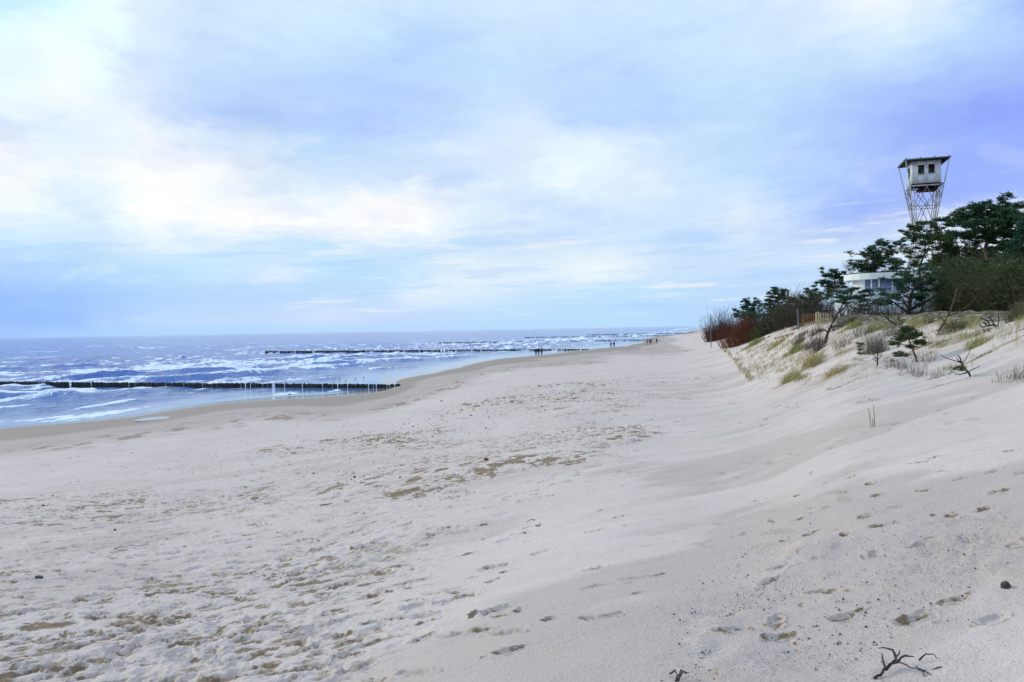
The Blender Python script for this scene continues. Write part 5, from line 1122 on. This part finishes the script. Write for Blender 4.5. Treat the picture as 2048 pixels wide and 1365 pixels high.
def reeds():
    p = hit(1746, 853); t = thing('reed_clump', p, 'three thin dry reed stalks sticking up out of smooth sand', 'reeds')
    for a, b in (((1742,855),(1737,816)),((1745.5,853),(1745,838)),((1749,852),(1747,809))):
        m = MB(); m.tube([at(*a, p[1]) - p - np.array([0, 0, .05]), at((a[0] + b[0]) / 2 + .4, (a[1] + b[1]) / 2, p[1]) - p, at(*b, p[1]) - p], [.008, .007, .004], 6); m.build('stalk', M_GRASSREED, t)
M_GRASSREED = simple('dry stalk', (0.36, 0.28, 0.14), (0.25, 0.19, 0.10), 9, 0.8)
reeds()
def slat_fence():
    p = hit(1568, 678); t = thing('sand_fence', p, 'half buried rust coloured slat fence on the dune flank', 'fence')
    for i in range(13):
        q = hit(1550 + i * 2.9, 680 - i * .85) - p; m = MB(); m.tube([q - np.array([0, 0, .2]), q + np.array([rng.normal(0, .08), 0, .24 + rng.normal(0, .04)])], .05, 4); m.build('slat', M_YEL if i % 3 else M_RUST, t)
    m = MB(); m.tube([hit(1549, 680.2) - p + np.array([0, -.03, .12]), hit(1568, 675) - p + np.array([0, -.03, .12]), hit(1587, 669.5) - p + np.array([0, -.03, .12])], .03, 4); m.build('wire', M_RUST, t)
slat_fence()

# ------------------------------------------------------------------ stones, shells, twigs on the sand
M_STONE = simple('dark beach stone', (0.05, 0.05, 0.062), (0.12, 0.115, 0.125), 9, 0.7); M_STONE2 = simple('grey beach stone', (0.22, 0.215, 0.23), (0.34, 0.33, 0.34), 9, 0.8)
ST = [(883,803,5),(826,854,4),(836,850,3),(908,829,3),(923,821,5),(942,832,5),(894,827,3),(859,839,3.5),(882,839,3),(809,849,3),(722,865,3.5),(756,878,3),(799,899,4),(645,901,4),(688,907,3.5),(709,955,5),(702,960,3.5),(627,948,4.5),(800,956,4.5),
      (676,967,4),(972,857,3.5),(1090,821,4),(1045,792,3),(1030,798,3),(700,917,3),(920,826,2.5),(947,821,3),(958,812,2.5),(817,848,2.5),(1001,830,3),(978,835,3),(1084,814,4),(1100,772,2.6),(1065,780,2.6),(740,865,2.6),(690,880,2.6)]
rs = np.random.default_rng(91)
_sm = []
for i in range(5):
    m = MB(); m.blob((0, 0, .18), (.5, .42, .30), 9, 6, noise=.28, rr=rs); v = np.concatenate(m.v); _sm.append((v, np.concatenate(m.f)))
for i, (px, py, s) in enumerate(ST):
    p = hit(px, py); v, f = _sm[i % 5]; o = make_mesh('stone', v, f, M_STONE if i % 4 else M_STONE2, None, True); sc = s * p[1] / F * 1.25; o.scale = (sc, sc * .9, sc); o.location = p - np.array([0, 0, .1 * sc]); o.rotation_euler = (0, 0, rs.uniform(0, 6))
    tag(o, 'small dark stone lying on the trampled middle of the beach', 'stone', 'dark stones on the beach')
def pebble_stuff():
    V = []; Fs = []; MI = []; o = 0
    def put(p, s):
        nonlocal o
        v, f = _sm[rs.integers(0, 5)]; a = rs.uniform(0, 6.28); c, q = math.cos(a), math.sin(a)
        w = np.stack([v[:, 0] * c - v[:, 1] * q, v[:, 0] * q + v[:, 1] * c, v[:, 2] - .1], 1) * s + p; V.append(w); Fs.append(f + o); MI.append(np.full(len(f), rs.choice([0, 0, 0, 1, 2]))); o += len(v)
    for i in range(900):                 # the stony strip along the middle of the beach
        t = rs.random(); x = 560 + 620 * t + rs.normal(0, 70); y = 950 - 160 * t + rs.normal(0, 42 * (1 - .5 * t)); p = hit(x, y); put(p, rs.uniform(.8, 2.4) * p[1] / F * (1.4 if rs.random() < .1 else .9))
    for c, n, sx, sy in (((1420,1290),260,45,70),((1560,1130),200,70,40),((1500,1240),220,70,50),((1700,1300),260,90,60),((1870,1110),260,110,50),((1780,1180),200,120,50)):
        for i in range(n):
            x, y = c[0] + rs.normal(0, sx), c[1] + rs.normal(0, sy)
            if y > 1364 or x > 2046: continue
            p = hit(x, y); put(p, rs.choice([.006, .008, .011, .017], p=[.45, .32, .18, .05]))
    for (xa, ya), (xb, yb), n in (((1385,1335),(1500,1195),170),((1500,1195),(1590,1100),190),((1590,1100),(1720,1086),90),((1470,1237),(1620,1162),150)):
        for i in range(n):
            t = rs.random(); p = hit(xa + (xb - xa) * t + rs.normal(0, 7), ya + (yb - ya) * t + rs.normal(3, 7)); put(p, rs.choice([.005, .007, .010], p=[.5, .35, .15]))
    for i in range(260): x, y = rs.uniform(0, 1500), rs.uniform(930, 1360); p = hit(x, y); put(p, rs.uniform(.6, 1.5) * p[1] / F)
    ob = make_mesh('shell_gravel', np.concatenate(V), np.concatenate(Fs), [M_STONE, M_STONE2, M_WHITE], None, True, None, np.concatenate(MI))
    tag(ob, 'loose pebbles and broken shells strewn over the sand', 'gravel', kind='stuff')
pebble_stuff()
def driftwood(pts_list, label, r, mat, name='driftwood', lift=.03):
    b = hit(*pts_list[0][0][:2]); m = MB(); rr = np.random.default_rng(int(b[0] * 100) % 999 + 5)
    for pts in pts_list:
        q = []
        for x, y, z in pts: p = hit(x, y); q.append(p + np.array([0, 0, z]) - b)
        ff = [q[0]]
        for i in range(len(q) - 1): ff += bend(q[i], q[i + 1], 3, rr, .04)[1:]
        m.tube(ff, np.linspace(r, r * .35, len(ff)) * rr.uniform(.85, 1.15, len(ff)), 6)
    o = m.build(name, mat, None, True); o.location = b; return tag(o, label, 'driftwood')
M_DRIFT = simple('wet driftwood', (0.045, 0.032, 0.03), (0.10, 0.075, 0.065), 12, 0.85, .4, 60)
driftwood([[(1748,1362,.01),(1766,1356,.03),(1780,1348,.05),(1800,1346,.05),(1832,1351,.03)],[(1772,1352,.03),(1766,1344,.06),(1764,1335,.07)],[(1795,1346,.05),(1786,1336,.09),(1772,1328,.08),(1757,1320,.06)],[(1790,1346,.05),(1810,1340,.07),(1828,1334,.05)],[(1772,1352,.03),(1790,1340,.05),(1800,1330,.07)]],
          'dark forked driftwood branch lying at the lower edge of the sand', .0075, M_DRIFT)
driftwood([[(1838,1330,.02),(1852,1325,.04),(1865,1324,.04),(1875,1327,.02)],[(1838,1342,.0),(1850,1350,.02),(1862,1356,.01)],[(1830,1336,.0),(1842,1348,.02),(1850,1358,.01)],[(1860,1346,0),(1876,1342,.015),(1888,1336,.0)]], 'thin curved grass roots and twigs lying next to the forked driftwood', .005, M_DRIFT, 'twig')
driftwood([[(1340,1348,.0),(1350,1352,.03),(1356,1360,.01)],[(1356,1362,.0),(1366,1356,.03),(1378,1354,.02)],[(1352,1364,0),(1362,1352,.03),(1372,1348,.0)]], 'small dark twig at the lower edge of the gravelly sand', .006, M_DRIFT, 'twig')
driftwood([[(640,1012,.0),(655,1011,.02),(668,1006,.0)]], 'short dark stick lying on trampled sand', .012, M_DRIFT, 'stick')
driftwood([[(228,1099,.0),(262,1094,.02),(300,1090,.0)]], 'long thin stick lying on the trampled sand', .006, M_DRIFT, 'stick')
driftwood([[(1070,1040,.0),(1060,1043,.015),(1052,1045,.0)]], 'tiny dark twig on smooth sand', .006, M_DRIFT, 'twig')
def stump():
    p = hit(2012, 1180); m = MB(); s = p[1] / F
    m.tube([(0, 0, -.03), (.0, 0, .01), (-.2 * s * 5, 0, 10 * s), (-.5 * s * 5, 0, 14 * s)], [10 * s, 9.5 * s, 9 * s, 7 * s], 8)
    o = m.build('wood_stump', M_DRIFT, None, False); o.location = p; tag(o, 'dark stub of wood sticking up from pale wet sand', 'wood stub')
stump()
def seaweed(px, py, w, h, label, mat, n=3):
    p = hit(px, py); s = p[1] / F; m = MB(); r_ = np.random.default_rng(int(px))
    for i in range(n): m.blob((r_.normal(0, w * .25) * s, r_.normal(0, .03), .25 * h * s), (w * s * .45, w * s * .3, h * s * .4), 9, 5, noise=.5, rr=r_, rz=r_.uniform(-.3, .3))
    o = m.build('beach_debris', mat, None, False); o.location = p; tag(o, label, 'debris')
M_LEAF = simple('red brown leaf', (0.13, 0.028, 0.02), (0.2, 0.06, 0.035), 9, 0.7)
seaweed(972, 920, 11, 5, 'red brown curled leaf lying alone on pale sand', M_LEAF, 2)
seaweed(78, 1157, 13, 7, 'dark lump of seaweed on the trampled sand', M_STONE, 4)
seaweed(82, 1013, 7, 4, 'tiny dark blue lump on pale sand', k_navy, 1)
seaweed(1590, 1289, 9, 7, 'orange shell lying in gravelly sand', simple('orange shell', (0.55, 0.25, 0.13), (0.42, 0.2, 0.12), 20, 0.5), 1)
seaweed(230, 1061, 6, 4, 'second tiny dark blue lump farther down the trampled sand', k_navy, 1)
# puddle left on the wet sand
def puddle():
    p = on_z(303, 837, .45); p[2] = float(H(p[0], p[1])) + .05; pts = []
    hw = 27 * p[1] / F
    for i in range(28):
        a = 2 * math.pi * i / 28; pts.append((hw * math.cos(a) * (1 + .15 * math.sin(3 * a + 1)), 1.3 * math.sin(a) * (1 + .2 * math.sin(2 * a)) + .25 * hw * math.cos(a) * .4, 0))
    me = bpy.data.meshes.new('puddle'); me.from_pydata(pts, [], [tuple(range(28))]); m, nt, q = new_mat('puddle water'); q.inputs['Base Color'].default_value = (.16, .17, .2, 1); q.inputs['Roughness'].default_value = .04; me.materials.append(m)
    o = bpy.data.objects.new('puddle', me); C.objects.link(o); o.location = p; tag(o, kind='structure')
puddle()
